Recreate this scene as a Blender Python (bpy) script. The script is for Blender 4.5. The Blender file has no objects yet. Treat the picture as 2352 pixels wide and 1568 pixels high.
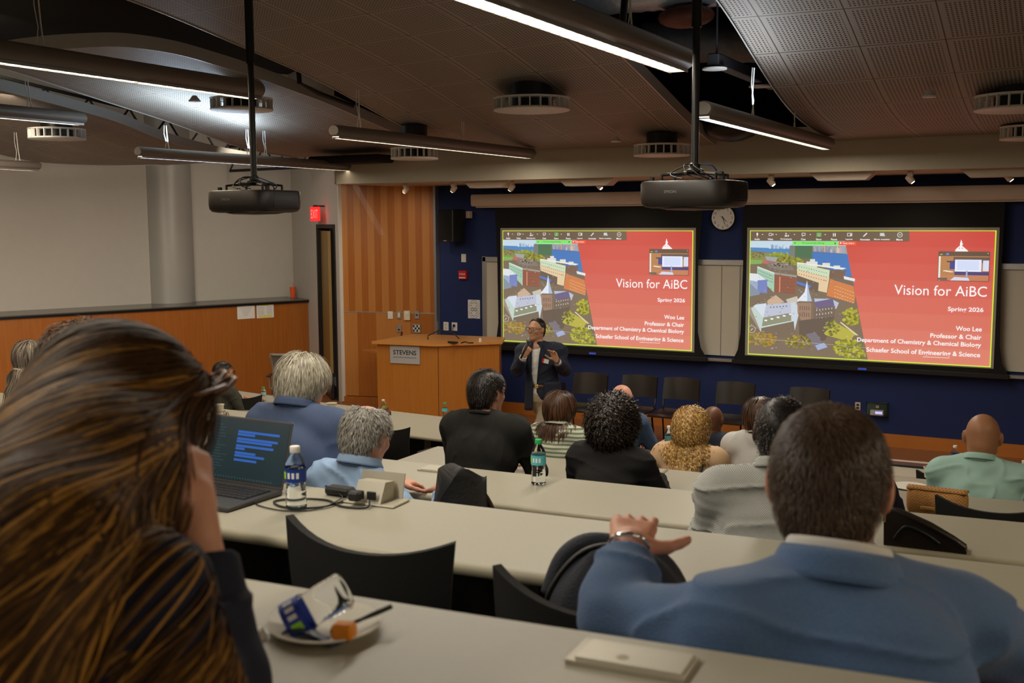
import bpy, math, random
import numpy as np
from mathutils import Vector, Matrix
random.seed(7); RNG=np.random.default_rng(7)
SC=bpy.context.scene; COL=SC.collection
PI=math.pi
# ---------------------------------------------------------------- camera
FPX=2500.0; CZ=2.74
_phi=math.radians(28.2); _th=math.atan(277/2500.); _ro=math.radians(-0.286)
_fw=np.array([-math.sin(_phi)*math.cos(_th),math.cos(_phi)*math.cos(_th),-math.sin(_th)])
_rt=np.array([math.cos(_phi),math.sin(_phi),0.]); _up=np.cross(_rt,_fw)
_R=math.cos(_ro)*_rt+math.sin(_ro)*_up; _U=math.cos(_ro)*_up-math.sin(_ro)*_rt
_C=np.array([0,0,CZ])
cd=bpy.data.cameras.new('camera'); cam=bpy.data.objects.new('camera',cd); COL.objects.link(cam)
cd.sensor_width=36; cd.lens=36*FPX/2352; cd.clip_start=0.05; cd.clip_end=200
mw=Matrix.Identity(4)
for i in range(3):
    mw[i][0]=_R[i]; mw[i][1]=_U[i]; mw[i][2]=-_fw[i]; mw[i][3]=_C[i]
cam.matrix_world=mw
cd.dof.use_dof=True; cd.dof.focus_distance=9.0; cd.dof.aperture_fstop=5.6
SC.camera=cam
def at(x,y,Y=None,Z=None,X=None,D=None):
    """survey helper: the point of the room seen at a picture position, on a known plane or distance"""
    r=_fw+_R*(x-1176)/FPX-_U*(y-784)/FPX
    if Y is not None:t=Y/r[1]
    elif Z is not None:t=(Z-CZ)/r[2]
    elif X is not None:t=X/r[0]
    else:t=D
    return _C+r*t
# ---------------------------------------------------------------- world, exposure
SC.view_settings.view_transform='Standard'; SC.view_settings.look='None'
SC.view_settings.gamma=1.0; SC.view_settings.exposure=0.0
wd=bpy.data.worlds.new('world'); SC.world=wd; wd.use_nodes=True
wd.node_tree.nodes['Background'].inputs[0].default_value=(1.0,.9,.78,1); wd.node_tree.nodes['Background'].inputs[1].default_value=0.03
def area(name,loc,sx,sy,power,col,target=None,spread=None,parent=None):
    l=bpy.data.lights.new(name,'AREA'); l.shape='RECTANGLE'; l.size=sx; l.size_y=sy; l.energy=power; l.color=col
    if spread: l.spread=math.radians(spread)
    o=bpy.data.objects.new(name,l); COL.objects.link(o); o.location=loc
    if target is not None:
        o.rotation_euler=(Vector(target)-Vector(loc)).to_track_quat('-Z','Y').to_euler()
    if parent: o.parent=parent
    o.visible_camera=False
    return o
def spot(name,loc,target,power,col,size=60,blend=.8,rad=.05):
    l=bpy.data.lights.new(name,'SPOT'); l.energy=power; l.color=col; l.spot_size=math.radians(size); l.spot_blend=blend; l.shadow_soft_size=rad
    o=bpy.data.objects.new(name,l); COL.objects.link(o); o.location=loc
    o.rotation_euler=(Vector(target)-Vector(loc)).to_track_quat('-Z','Y').to_euler(); return o
WARM=(1.0,.80,.56); NEUT=(1.0,.9,.75); COOL=(.62,.8,1.0)
# table tops and tiers
ZT=[None]+[CZ-.616-.277*k for k in range(6)]
YF=[None,1.29,2.82,4.355,5.875,7.43,9.35]
def yrow(k,x): return YF[k]+(x+4.2)**2/80.
# the downlight of the pendant tubes (rear rows run on over the audience behind the camera; tubeless right row added as unseen fill)
LAMPS=[]
def lamp_down(x,y0,y1,z,power,col):
    L=y1-y0
    area('pendant_downlight',(x,(y0+y1)/2,z),.1,L,power*L,col,target=(x,(y0+y1)/2,z-1))
for x,y0,y1,z,pw,c in [(-2.5,-3.0,6.9,3.67,14,NEUT),(-6.6,-2.0,7.5,3.80,13,WARM),(-9.8,-1,8.2,3.76,12,WARM),
                       (2.2,-3.0,6.0,3.70,12,WARM),(-2.5,7.7,11.5,3.42,19,NEUT),(-6.1,8.0,11.6,3.46,14,NEUT),(-9.0,8.6,11.3,3.40,9,NEUT)]:
    lamp_down(x,y0,y1,z,pw,c)
area('left_wall_fill',(-10.6,8.2,3.62),.2,5.5,70,(1,.86,.68),target=(-13.2,9.2,1.9),spread=140)  # unseen fill lights added to brighten the left wall, no fixture there
area('left_wall_fill.001',(-10.2,11.6,3.45),.2,2.2,16,(1,.88,.72),target=(-12.2,13.4,1.8),spread=140)
# cool uplight leaking from the left front tube, warm wash on the plaster
area('pendant_uplight',(-9.0,9.4,3.62),.12,1.6,26,(.6,.8,1.0),target=(-9.0,9.4,5))
area('pendant_uplight.001',(-2.5,8.2,3.66),.12,1.2,7,(.75,.87,1.0),target=(-2.5,8.2,5))
spot('wall_washer_light',(-5.4,12.6,3.18),(-5.4,13.6,1.5),10,WARM,90)
spot('wall_washer_light.001',(-1.8,12.6,3.18),(-1.8,13.6,1.5),10,WARM,90)
spot('lectern_spot_light',(-8.27,12.0,3.2),(-9.1,13.4,2.2),30,WARM,75)
spot('speaker_spot_light',(-6.6,12.0,3.15),(-5.3,10.2,1.2),28,NEUT,50)
# ---------------------------------------------------------------- materials
def lin(c):
    return tuple(((v/255.)/12.92 if v/255.<=.04045 else ((v/255.+.055)/1.055)**2.4) for v in c)
_M={}
def mat(name,rgb,rough=.55,metal=0.,noise=.12,scale=12.,bump=0.,bscale=60.,coat=0.,stretch=(1,1,1),spec=.5,sss=0.,trans=0.,ior=1.45,emit=None,estr=1.,rgb2=None,sheen=0.,aniso=0.):
    if name in _M: return _M[name]
    m=bpy.data.materials.new(name); m.use_nodes=True; nt=m.node_tree; N=nt.nodes; L=nt.links
    b=N['Principled BSDF']; _M[name]=m
    c=lin(rgb) if max(rgb)>1.0 else rgb
    tc=N.new('ShaderNodeTexCoord'); mp=N.new('ShaderNodeMapping'); mp.inputs['Scale'].default_value=stretch
    L.new(tc.outputs['Object'],mp.inputs[0])
    nz=N.new('ShaderNodeTexNoise'); nz.inputs['Scale'].default_value=scale; nz.inputs['Detail'].default_value=4
    L.new(mp.outputs[0],nz.inputs[0])
    mx=N.new('ShaderNodeMix'); mx.data_type='RGBA'
    c2=lin(rgb2) if rgb2 else tuple(v*(1-noise) for v in c)
    c1=c if rgb2 else tuple(min(1,v*(1+noise)) for v in c)
    mx.inputs['A'].default_value=(*c1,1); mx.inputs['B'].default_value=(*c2,1)
    L.new(nz.outputs['Fac'],mx.inputs['Factor']); L.new(mx.outputs['Result'],b.inputs['Base Color'])
    b.inputs['Roughness'].default_value=rough; b.inputs['Metallic'].default_value=metal
    b.inputs['Specular IOR Level'].default_value=spec; b.inputs['Coat Weight'].default_value=coat
    b.inputs['IOR'].default_value=ior
    if sss: b.inputs['Subsurface Weight'].default_value=sss; b.inputs['Subsurface Radius'].default_value=(.012,.005,.003); b.inputs['Subsurface Scale'].default_value=1.
    if trans: b.inputs['Transmission Weight'].default_value=trans
    if sheen: b.inputs['Sheen Weight'].default_value=sheen
    if emit: b.inputs['Emission Color'].default_value=(*(lin(emit) if max(emit)>1 else emit),1); b.inputs['Emission Strength'].default_value=estr
    if bump:
        n2=N.new('ShaderNodeTexNoise'); n2.inputs['Scale'].default_value=bscale; n2.inputs['Detail'].default_value=5
        L.new(mp.outputs[0],n2.inputs[0]); bp=N.new('ShaderNodeBump'); bp.inputs['Strength'].default_value=bump; bp.inputs['Distance'].default_value=.01
        L.new(n2.outputs['Fac'],bp.inputs['Height']); L.new(bp.outputs[0],b.inputs['Normal'])
    return m
def mathn(nt,op,a,b=None,c=None):
    n=nt.nodes.new('ShaderNodeMath'); n.operation=op
    for i,v in enumerate((a,b,c)):
        if v is None: continue
        if isinstance(v,(int,float)): n.inputs[i].default_value=v
        else: nt.links.new(v,n.inputs[i])
    return n.outputs[0]
def pattern_mat(name,fn,rough=.6,**kw):
    """fn(nt, x, y, z) -> list of (factor socket, colour) laid over the first colour"""
    m=mat(name,kw.pop('rgb'),rough,**kw); nt=m.node_tree; N=nt.nodes; L=nt.links; b=N['Principled BSDF']
    tc=[n for n in N if n.type=='TEX_COORD'][0]
    sp=N.new('ShaderNodeSeparateXYZ'); L.new(tc.outputs['Object'],sp.inputs[0])
    cur=b.inputs['Base Color'].links[0].from_socket
    for fac,colr in fn(nt,sp.outputs[0],sp.outputs[1],sp.outputs[2]):
        mx=N.new('ShaderNodeMix'); mx.data_type='RGBA'; L.new(fac,mx.inputs['Factor']); L.new(cur,mx.inputs['A'])
        mx.inputs['B'].default_value=(*(lin(colr) if max(colr)>1 else colr),1); cur=mx.outputs['Result']
    L.new(cur,b.inputs['Base Color']); return m
def frac(nt,v,s): return mathn(nt,'FRACT',mathn(nt,'MULTIPLY',v,s))
# perforated tile: dots on a fine pitch inside square tiles with joints
def perf(nt,x,y,z):
    fx=frac(nt,mathn(nt,'ADD',x,50.0),1/.031); fy=frac(nt,mathn(nt,'ADD',y,50.0),1/.031)
    dx=mathn(nt,'SUBTRACT',fx,.5); dy=mathn(nt,'SUBTRACT',fy,.5)
    r=mathn(nt,'SQRT',mathn(nt,'ADD',mathn(nt,'MULTIPLY',dx,dx),mathn(nt,'MULTIPLY',dy,dy)))
    dot=mathn(nt,'LESS_THAN',r,.27)
    tx=frac(nt,mathn(nt,'ADD',x,50.04),1/.62); ty=frac(nt,mathn(nt,'ADD',y,50.1),1/.62)
    def edge(t,w): return mathn(nt,'GREATER_THAN',mathn(nt,'ABSOLUTE',mathn(nt,'SUBTRACT',t,.5)),.5-w)
    band=mathn(nt,'MAXIMUM',edge(tx,.06),edge(ty,.045))
    dot=mathn(nt,'MULTIPLY',dot,mathn(nt,'SUBTRACT',1.,band))
    jn=mathn(nt,'MAXIMUM',edge(tx,.008),edge(ty,.008))
    return [(dot,(.035,.028,.022)),(jn,(.08,.065,.05))]
M_PERF=pattern_mat('perforated_ceiling_tile',perf,rough=.6,rgb=(.36,.31,.26),noise=.06,scale=1.5)
M_CLOUDEDGE=mat('ceiling_edge_metal',(.55,.53,.48),.35,.2,.05)
M_BLACK=mat('black_plenum',(.006,.006,.007),.9,0,.3,4)
M_BLUE=mat('navy_wall_paint',(.008,.022,.105),.75,0,.12,40,.05,200)
M_SOFFIT=mat('beige_soffit_paint',(.50,.45,.34),.85,0,.05,20,.05,150)
M_PLASTER=mat('warm_grey_plaster',(.56,.53,.48),.9,0,.04,8,.04,120)
M_GREYP=mat('cool_grey_plaster',(.50,.47,.43),.9,0,.04,8,.04,120)
def woodst(nt,x,y,z): return []
M_WOOD=mat('cherry_veneer',(.42,.155,.028),.38,0,.0,7,.03,60,stretch=(6,6,.25),rgb2=(150,80,22),coat=.1)
M_WOODL=mat('cherry_veneer_light',(.50,.225,.06),.38,0,.0,7,.03,60,stretch=(6,6,.25),rgb2=(176,110,50),coat=.1)
M_LECT=mat('honey_oak_veneer',(.50,.215,.042),.35,0,.0,9,.03,60,stretch=(5,5,.2),rgb2=(172,100,28),coat=.1)
M_STAGE=mat('stage_wood_floor',(.30,.12,.05),.35,0,.15,6,.02,60,stretch=(.3,8,1),coat=.1)
M_CARPET=mat('dark_carpet',(.035,.03,.03),.95,0,.3,60,.3,300)
M_LAM=mat('grey_laminate',(.37,.35,.275),.42,0,.05,70,.02,200)
M_LAMEDGE=mat('laminate_edge',(.34,.31,.22),.5,0,.05,20)
M_BLK=mat('black_plastic',(.012,.012,.012),.42,0,.1,30,.05,300)
M_BLKG=mat('glossy_black_leather',(.02,.015,.012),.3,0,.1,20,.08,120)
M_BLKF=mat('black_fabric',(.006,.006,.006),.85,0,.2,80,.2,300)
M_ALU=mat('brushed_aluminium',(.55,.55,.54),.35,.8,.05,40)
M_CHROME=mat('chrome',(.7,.7,.7),.15,1.,.02,5)
M_WB=mat('whiteboard_enamel',(.62,.58,.48),.25,0,.03,4)
M_WHITE=mat('white_plastic',(.75,.73,.68),.45,0,.03,10)
M_PAPER=mat('white_paper',(.78,.78,.76),.8,0,.03,10)
M_CREAM=mat('cream_enamel',(.58,.48,.38),.5,0,.03,10)
M_TUBE=mat('bronze_grey_enamel',(.20,.175,.15),.5,.1,.05,30)
M_LIT=mat('lit_diffuser_warm',(.9,.9,.85),.5,emit=(1.,.86,.68),estr=5.)
M_LITC=mat('lit_diffuser_cool',(.9,.9,.95),.5,emit=(.80,.9,1.),estr=6.)
M_COLUMN=mat('grey_column_paint',(.42,.41,.38),.42,.1,.05,3)
M_SILV=mat('silver_vinyl_duct',(.45,.47,.5),.3,.6,.2,30,.4,30)
M_BRICK=mat('rust_brown_wrap',(.14,.04,.02),.5,0,.3,12,.4,30)
M_GREYMESH=mat('grey_mesh_fabric',(.20,.19,.175),.8,0,.15,90,.2,300)
M_RED=mat('red_plastic',(.6,.02,.02),.4)
M_ORANGE=mat('orange_plastic',(.85,.12,.03),.4)
M_CLEAR=mat('clear_bottle_plastic',(.96,.98,1.),.06,0,.01,5,trans=1.,ior=1.12)
M_WATER=mat('water',(.95,.98,1.),.02,0,.01,5,trans=1.,ior=1.2)
M_GREEN=mat('green_cap_plastic',(.02,.45,.12),.4)
M_BLKRUB=mat('black_rubber_cable',(.015,.015,.015),.5)
M_KHAKI=mat('khaki_twill',(.36,.30,.205),.8,0,.1,60,.15,200)
M_DENIM=mat('dark_trouser_wool',(.018,.022,.04),.85,0,.15,60,.15,200)
M_SHOE=mat('black_shoe_leather',(.012,.01,.009),.35)
M_EYE=mat('eye_white',(.75,.72,.68),.2); M_IRIS=mat('dark_iris',(.02,.012,.008),.2); M_LIP=mat('lip',(.42,.16,.12),.5)
M_GLASSES=mat('black_frame',(.015,.013,.012),.3); M_TORT=mat('tortoise_frame',(.12,.05,.02),.25)
M_LENS=mat('lens_glass',(.9,.93,.95),.05,0,.01,5,trans=1.,ior=1.05)
M_GOLD=mat('gold_metal',(.8,.6,.3),.25,1.)
# ---------------------------------------------------------------- mesh builder
class MB:
    def __init__(s): s.v=[];s.f=[];s.n=0
    def add(s,vs,fs):
        vs=[tuple(map(float,p)) for p in vs]; s.v+=vs; s.f+=[tuple(i+s.n for i in f) for f in fs]; s.n+=len(vs); return s
    def box(s,a,b,bev=0.):
        (x0,y0,z0),(x1,y1,z1)=a,b
        x0,x1=min(x0,x1),max(x0,x1);y0,y1=min(y0,y1),max(y0,y1);z0,z1=min(z0,z1),max(z0,z1)
        if bev<=0:
            return s.add([(x0,y0,z0),(x1,y0,z0),(x1,y1,z0),(x0,y1,z0),(x0,y0,z1),(x1,y0,z1),(x1,y1,z1),(x0,y1,z1)],
              [(0,3,2,1),(4,5,6,7),(0,1,5,4),(1,2,6,5),(2,3,7,6),(3,0,4,7)])
        bev=min(bev,.49*min(x1-x0,y1-y0,z1-z0)); V=[]
        for sx in(0,1):
            for sy in (0,1):
                for sz in (0,1):
                    X,Y,Z=(x0,x1)[sx],(y0,y1)[sy],(z0,z1)[sz]; dx=bev*(1-2*sx);dy=bev*(1-2*sy);dz=bev*(1-2*sz)
                    V+=[(X,Y+dy,Z+dz),(X+dx,Y,Z+dz),(X+dx,Y+dy,Z)]
        I=lambda a,b,c,k:(a*4+b*2+c)*3+k
        F=[]
        for a in(0,1):
            q=[I(a,0,0,0),I(a,1,0,0),I(a,1,1,0),I(a,0,1,0)];F.append(q if a else q[::-1])
            q=[I(0,a,0,1),I(0,a,1,1),I(1,a,1,1),I(1,a,0,1)];F.append(q if a else q[::-1])
            q=[I(0,0,a,2),I(1,0,a,2),I(1,1,a,2),I(0,1,a,2)];F.append(q if a else q[::-1])
        for a in (0,1):
            for b2 in (0,1):
                F.append((I(a,b2,0,0),I(a,b2,1,0),I(a,b2,1,1),I(a,b2,0,1)))
                F.append((I(a,0,b2,0),I(a,1,b2,0),I(a,1,b2,2),I(a,0,b2,2)))
                F.append((I(0,a,b2,1),I(1,a,b2,1),I(1,a,b2,2),I(0,a,b2,2)))
                for c in (0,1): F.append((I(a,b2,c,0),I(a,b2,c,1),I(a,b2,c,2)))
        return s.add(V,F)
    def prism(s,poly,z0,z1,axis='z'):
        n=len(poly); m={'z':lambda u,v,w:(u,v,w),'y':lambda u,v,w:(u,w,v),'x':lambda u,v,w:(w,u,v)}[axis]
        V=[m(u,v,z0) for u,v in poly]+[m(u,v,z1) for u,v in poly]
        return s.add(V,[tuple(range(n))[::-1],tuple(range(n,2*n))]+[(i,(i+1)%n,n+(i+1)%n,n+i) for i in range(n)])
    def lathe(s,prof,c=(0,0,0),n=20,mtx=None,cap=True):
        V=[];F=[]
        for r,z in prof:
            for i in range(n):
                a=2*PI*i/n; V.append((r*math.cos(a),r*math.sin(a),z))
        for k in range(len(prof)-1):
            for i in range(n): F.append((k*n+i,k*n+(i+1)%n,(k+1)*n+(i+1)%n,(k+1)*n+i))
        if cap: F.append(tuple(range(n))[::-1]); F.append(tuple((len(prof)-1)*n+i for i in range(n)))
        if mtx is not None: V=[tuple(mtx@Vector(v)) for v in V]
        return s.add([(x+c[0],y+c[1],z+c[2]) for x,y,z in V],F)
    def tube(s,pts,r,n=8,close=False):
        P=[np.array(p,float) for p in pts]; m=len(P); R=r if isinstance(r,(list,tuple)) else [r]*m
        V=[];F=[];up=None
        for i in range(m):
            if close: t=P[(i+1)%m]-P[i-1]
            else: t=P[min(i+1,m-1)]-P[max(i-1,0)]
            t=t/(np.linalg.norm(t)+1e-9)
            if up is None:
                up=np.array([0,0,1.]) if abs(t[2])<.9 else np.array([1.,0,0])
            sd=np.cross(t,up); sd/=np.linalg.norm(sd)+1e-9; up=np.cross(sd,t)
            for k in range(n):
                a=2*PI*k/n; V.append(P[i]+R[i]*(math.cos(a)*sd+math.sin(a)*up))
        q=m if close else m-1
        for i in range(q):
            j=(i+1)%m
            for k in range(n): F.append((i*n+k,i*n+(k+1)%n,j*n+(k+1)%n,j*n+k))
        if not close: F.append(tuple(range(n))[::-1]); F.append(tuple((m-1)*n+k for k in range(n)))
        return s.add(V,F)
    def cyl(s,a,b,r,r2=None,n=16): return s.tube([a,b],[r,r if r2 is None else r2],n)
    def sph(s,c,r,n=12,m=8):
        if not isinstance(r,(tuple,list)): r=(r,r,r)
        V=[];F=[]
        for j in range(m+1):
            t=PI*j/m
            for i in range(n):
                a=2*PI*i/n; V.append((c[0]+r[0]*math.sin(t)*math.cos(a),c[1]+r[1]*math.sin(t)*math.sin(a),c[2]+r[2]*math.cos(t)))
        for j in range(m):
            for i in range(n): F.append((j*n+i,(j+1)*n+i,(j+1)*n+(i+1)%n,j*n+(i+1)%n))
        return s.add(V,F)
    def grid(s,fn,nu,nv):
        V=[fn(i/nu,j/nv) for j in range(nv+1) for i in range(nu+1)]
        F=[(j*(nu+1)+i,j*(nu+1)+i+1,(j+1)*(nu+1)+i+1,(j+1)*(nu+1)+i) for j in range(nv) for i in range(nu)]
        return s.add(V,F)
    def slab(s,fn,nu,nv,th):
        """sheet fn(u,v) given a thickness along its normal"""
        P=np.array([[fn(i/nu,j/nv) for i in range(nu+1)] for j in range(nv+1)],float)
        du=np.gradient(P,axis=1); dv=np.gradient(P,axis=0); nn=np.cross(du,dv); nn/=np.linalg.norm(nn,axis=2,keepdims=True)+1e-12
        A=P+nn*th/2; B=P-nn*th/2; w=nu+1; K=w*(nv+1)
        V=list(A.reshape(-1,3))+list(B.reshape(-1,3)); F=[]
        for j in range(nv):
            for i in range(nu):
                q=(j*w+i,j*w+i+1,(j+1)*w+i+1,(j+1)*w+i); F.append(q); F.append(tuple(K+t for t in q[::-1]))
        ring=[i for i in range(nu)]+[j*w+nu for j in range(nv)]+[nv*w+i for i in range(nu,0,-1)]+[j*w for j in range(nv,0,-1)]
        for a,b in zip(ring,ring[1:]+ring[:1]): F.append((b,a,K+a,K+b))
        return s.add(V,F)
    def xf(s,m):
        s.v=[tuple(m@Vector(v)) for v in s.v]; return s
    def build(s,name,m,parent=None,smooth=False,bevel=0.):
        me=bpy.data.meshes.new(name); me.from_pydata(s.v,[],s.f); me.validate()
        if smooth: me.shade_smooth()
        if smooth=='auto':
            try: me.set_sharp_from_angle(angle=math.radians(40))
            except Exception: pass
        me.materials.append(m); o=bpy.data.objects.new(name,me); COL.objects.link(o)
        if parent is not None: o.parent=parent
        return o
def tag(o,label=None,cat=None,group=None,kind=None):
    if label:o['label']=label
    if cat:o['category']=cat
    if group:o['group']=group
    if kind:o['kind']=kind
    return o
def thing(name,label,cat,loc=(0,0,0),rz=0.,group=None):
    o=bpy.data.objects.new(name,None); COL.objects.link(o); o.location=tuple(loc); o.rotation_euler=(0,0,rz); o.empty_display_size=.1
    return tag(o,label,cat,group)
def dup(root,loc,rz,label):
    r=root.copy(); COL.objects.link(r); r.location=tuple(loc); r.rotation_euler=(0,0,rz); r['label']=label
    for ch in list(root.children):
        c=ch.copy(); COL.objects.link(c); c.parent=r
        for g in list(ch.children):
            d=g.copy(); COL.objects.link(d); d.parent=c
    return r
def text_mb(mb,s,center,width,height=None,axis='xz',mtx=None,th=.0006,anchor='c',bold=0.):
    """letters as thin raised shapes; laid in the XZ plane facing -Y unless mtx is given"""
    cu=bpy.data.curves.new('t','FONT'); cu.body=s; cu.size=1; cu.extrude=0; cu.offset=bold
    cu.resolution_u=3
    o=bpy.data.objects.new('t',cu); COL.objects.link(o); dg=bpy.context.evaluated_depsgraph_get(); dg.update()
    me=bpy.data.meshes.new_from_object(o.evaluated_get(dg)); V=np.array([v.co[:] for v in me.vertices]); F=[tuple(p.vertices) for p in me.polygons]
    bpy.data.objects.remove(o); bpy.data.meshes.remove(me); bpy.data.curves.remove(cu)
    lo=V.min(0);hi=V.max(0); sx=width/(hi[0]-lo[0]) if width else height/.72; sz=height/(hi[1]-lo[1]) if height else sx
    if not width: sx=sz=height/(hi[1]-lo[1])
    ax={'c':(lo[0]+hi[0])/2,'l':lo[0],'r':hi[0]}[anchor]
    X=(V[:,0]-ax)*sx; Z=(V[:,1]-(lo[1]+hi[1])/2)*sz
    P=[Vector((x,0,z)) for x,z in zip(X,Z)]
    if mtx is not None: P=[mtx@p for p in P]
    mb.add([(p[0]+center[0],p[1]+center[1],p[2]+center[2]) for p in P],F); return len(P)
# ================================================================ THE ROOM
S='structure'
WY=13.6
m=MB().box((-8.5,WY,0),(4.6,WY+.15,5.2)); tag(m.build('wall_front',M_BLUE),kind=S)
m=MB().prism([(-14.2,9.0),(5,9.0),(5,13.7),(-8.4,13.7),(-10.0,13.4),(-14.2,17.5)],-.15,0); tag(m.build('floor',M_STAGE),kind=S)
m=MB().box((-20,-4,5.2),(5,19,5.3)); tag(m.build('ceiling',M_BLACK),kind=S)
m=MB().box((4.6,-4,-.2),(4.75,WY+.15,5.2)); tag(m.build('wall_right',M_PLASTER),kind=S)
m=MB().box((-20,-4.15,-.2),(4.75,-4,5.2)); tag(m.build('wall_back',M_PLASTER),kind=S)
# tiers under the rows
def arc_poly(x0,x1,ya,yb,n=14):
    xs=[x0+(x1-x0)*i/n for i in range(n+1)]
    return [(x,ya(x)) for x in xs]+[(x,yb(x)) for x in xs[::-1]]
for k in range(1,6):
    zt=ZT[k]-.74
    ya=(lambda x:-3.99) if k==1 else (lambda x,k=k:yrow(k-1,x)+.06)
    m=MB().prism(arc_poly(-15.5,4.6,ya,lambda x,k=k:yrow(k,x)+.06),-.14,zt); o=m.build('floor_tier',M_CARPET); tag(o,kind=S)
# plan lines of the angled walls
L0=np.array([-13.22,9.82]); L1=np.array([-11.42,14.17]); LD=(L1-L0)/np.linalg.norm(L1-L0); LN=np.array([LD[1],-LD[0]])  # LN points into the room
Lx=lambda y:L0[0]+(y-L0[1])*LD[0]/LD[1]
LB=L0-LD*15
LF=L0+LD*4.72
Dd=np.array([-10.06,13.25]); De=np.array([-10.06-3.3,13.25+2.3]); DDir=(De-Dd)/np.linalg.norm(De-Dd)
def slabwall(name,a,b,z0,z1,t,m,parent=None,side=1):
    a=np.array(a);b=np.array(b); d=(b-a)/np.linalg.norm(b-a); n=np.array([d[1],-d[0]])*side
    mb=MB().prism([tuple(a),tuple(b),tuple(b+n*t),tuple(a+n*t)],z0,z1); return mb.build(name,m,parent)
LT=1.44
# wainscot, ledge, upper wall (set back), column
o=slabwall('wall_left',LB-LN*.85,LF+LD*1.4-LN*.85,0,5.2,.15,M_PLASTER,side=-1); tag(o,kind=S)
wz=slabwall('wainscot',LB,LF,0,LT,.85,M_WOOD,side=-1); wz.name='wall_left_wainscot'; tag(wz,kind=S)
m=MB()
for t in (2.1,5.9,9.6,13.3,16.2):
    p=LB+LD*t+LN*.002; q=p+LD*.008; m.prism([tuple(p-LN*.004),tuple(q-LN*.004),tuple(q+LN*.003),tuple(p+LN*.003)],.02,LT-.01)
tag(m.build('trim_1',mat('panel_joint',(.12,.05,.015),.6)),kind=S)
o=slabwall('trim_2',LB+LN*.03,LF+LN*.03+LD*.05,LT,LT+.035,.88,mat('black_stone_ledge',(.10,.095,.085),.22,0,.15,30),side=-1); tag(o,kind=S)
o=slabwall('trim_3',LB+LN*.034,LF+LN*.034+LD*.05,LT-.012,LT+.02,.03,mat('black_ledge_edge',(.006,.006,.007),.3),side=-1); tag(o,kind=S)
o=slabwall('trim_4',LF+LN*.012,LF+LN*.012+LD*.05,0,LT-.01,.84,M_ALU,side=-1); tag(o,kind=S)
cc=at(407,696,Z=LT+.03)[:2]-LN*.28
m=MB().lathe([(.39,LT+.035),(.39,5.2)],(cc[0],cc[1],0),48); tag(m.build('column',M_COLUMN,smooth='auto'),'round grey painted column standing on the black ledge','column')
# door wall (angled) with tall dark door
jl=np.array([-10.98,13.89]); 
a0=Dd; dw=lambda t:a0+DDir*t
nD=np.array([DDir[1],-DDir[0]]);  nD=nD if nD[1]<0 else -nD    # into the room
def dwall(t0,t1,z0,z1,name,m,th=.14,off=0.,parent=None):
    a=dw(t0)+nD*off;b=dw(t1)+nD*off; mb=MB().prism([tuple(a),tuple(b),tuple(b-nD*th),tuple(a-nD*th)],z0,z1); return mb.build(name,m,parent)
DT0,DT1=.14,1.06
tag(dwall(0,DT0,0,5.2,'wall_door_side',M_GREYP),kind=S); tag(dwall(DT1,6,0,5.2,'wall_door_side',M_GREYP),kind=S); tag(dwall(DT0,DT1,2.70,5.2,'wall_door_side',M_GREYP),kind=S)
M_DFR=mat('black_door_frame',(.012,.011,.010),.5)
dr=dwall(DT0,DT0+.05,0,2.70,'door_1',M_DFR,.2,.02); tag(dr,kind=S)
dwall(DT1-.05,DT1,0,2.70,'jamb',M_DFR,.2,.02,dr); dwall(DT0+.05,DT1-.05,2.64,2.70,'jamb',M_DFR,.2,.02,dr)
# door leaf open inwards with wood core face, seen nearly edge on; corridor dark behind
lf=MB().box((0,-.022,.42),(.80,.022,2.60)); leaf=lf.build('door_leaf',mat('yellow_oak_door',(.30,.20,.06),.5,0,.0,8,stretch=(6,6,.3),rgb2=(130,98,48)),dr)
lk=MB().box((0,-.024,.03),(.80,.024,.42)).build('kick_plate',M_BLK,dr)
hp=MB(); hp.cyl((.70,-.07,.85),(.70,-.07,1.42),.016); hp.cyl((.70,-.02,.9),(.70,-.07,.9),.012); hp.cyl((.70,-.02,1.37),(.70,-.07,1.37),.012)
hd=hp.build('door_handle',M_BLK,leaf)
h0=at(764,900,D=16.78); h1=at(749.5,900,D=17.5); ang=math.atan2(h1[1]-h0[1],h1[0]-h0[0])
for q in (leaf,lk): q.location=(h0[0],h0[1],0); q.rotation_euler=(0,0,ang)
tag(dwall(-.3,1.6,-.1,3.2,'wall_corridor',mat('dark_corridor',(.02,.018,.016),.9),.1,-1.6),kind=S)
# light trim post between door and slat panel
m=MB().prism([(-10.16,13.33),(-10.02,13.22),(-9.98,13.30),(-10.1,13.42)],0.02,3.30); tag(m.build('trim_5',M_WHITE),kind=S)
# slat panel: alternating veneer strips above a rail, plain below
PA=np.array([-10.02,13.26]);PB=np.array([-8.53,13.58]); PD=(PB-PA); PLn=np.linalg.norm(PD); PD/=PLn; PN=np.array([PD[1],-PD[0]])
ns=14
sp=slabwall('wall_panel',PA-PN*.02,PB-PN*.02,0,3.34,.06,M_WOOD,side=-1); tag(sp,kind=S)
for i in range(ns):
    a=PA+PD*PLn*i/ns; b=PA+PD*PLn*(i+1)/ns
    mb=MB().prism([tuple(a),tuple(b),tuple(b-PN*.02),tuple(a-PN*.02)],1.395,3.34); mb.build('veneer_strip',M_WOODL if i%2==0 else M_WOOD,sp)
for i,(f0,f1,mm) in enumerate([(0,.16,M_WOODL),(.16,.36,M_WOOD),(.36,.72,M_WOODL),(.72,1,M_WOOD)]):
    a=PA+PD*PLn*f0;b=PA+PD*PLn*f1; MB().prism([tuple(a),tuple(b),tuple(b-PN*.02),tuple(a-PN*.02)],.11,1.38).build('veneer_panel',mm,sp)
slabwall('rail',PA+PN*.004,PB+PN*.004,1.38,1.395,.02,M_ALU,sp,side=-1)
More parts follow.
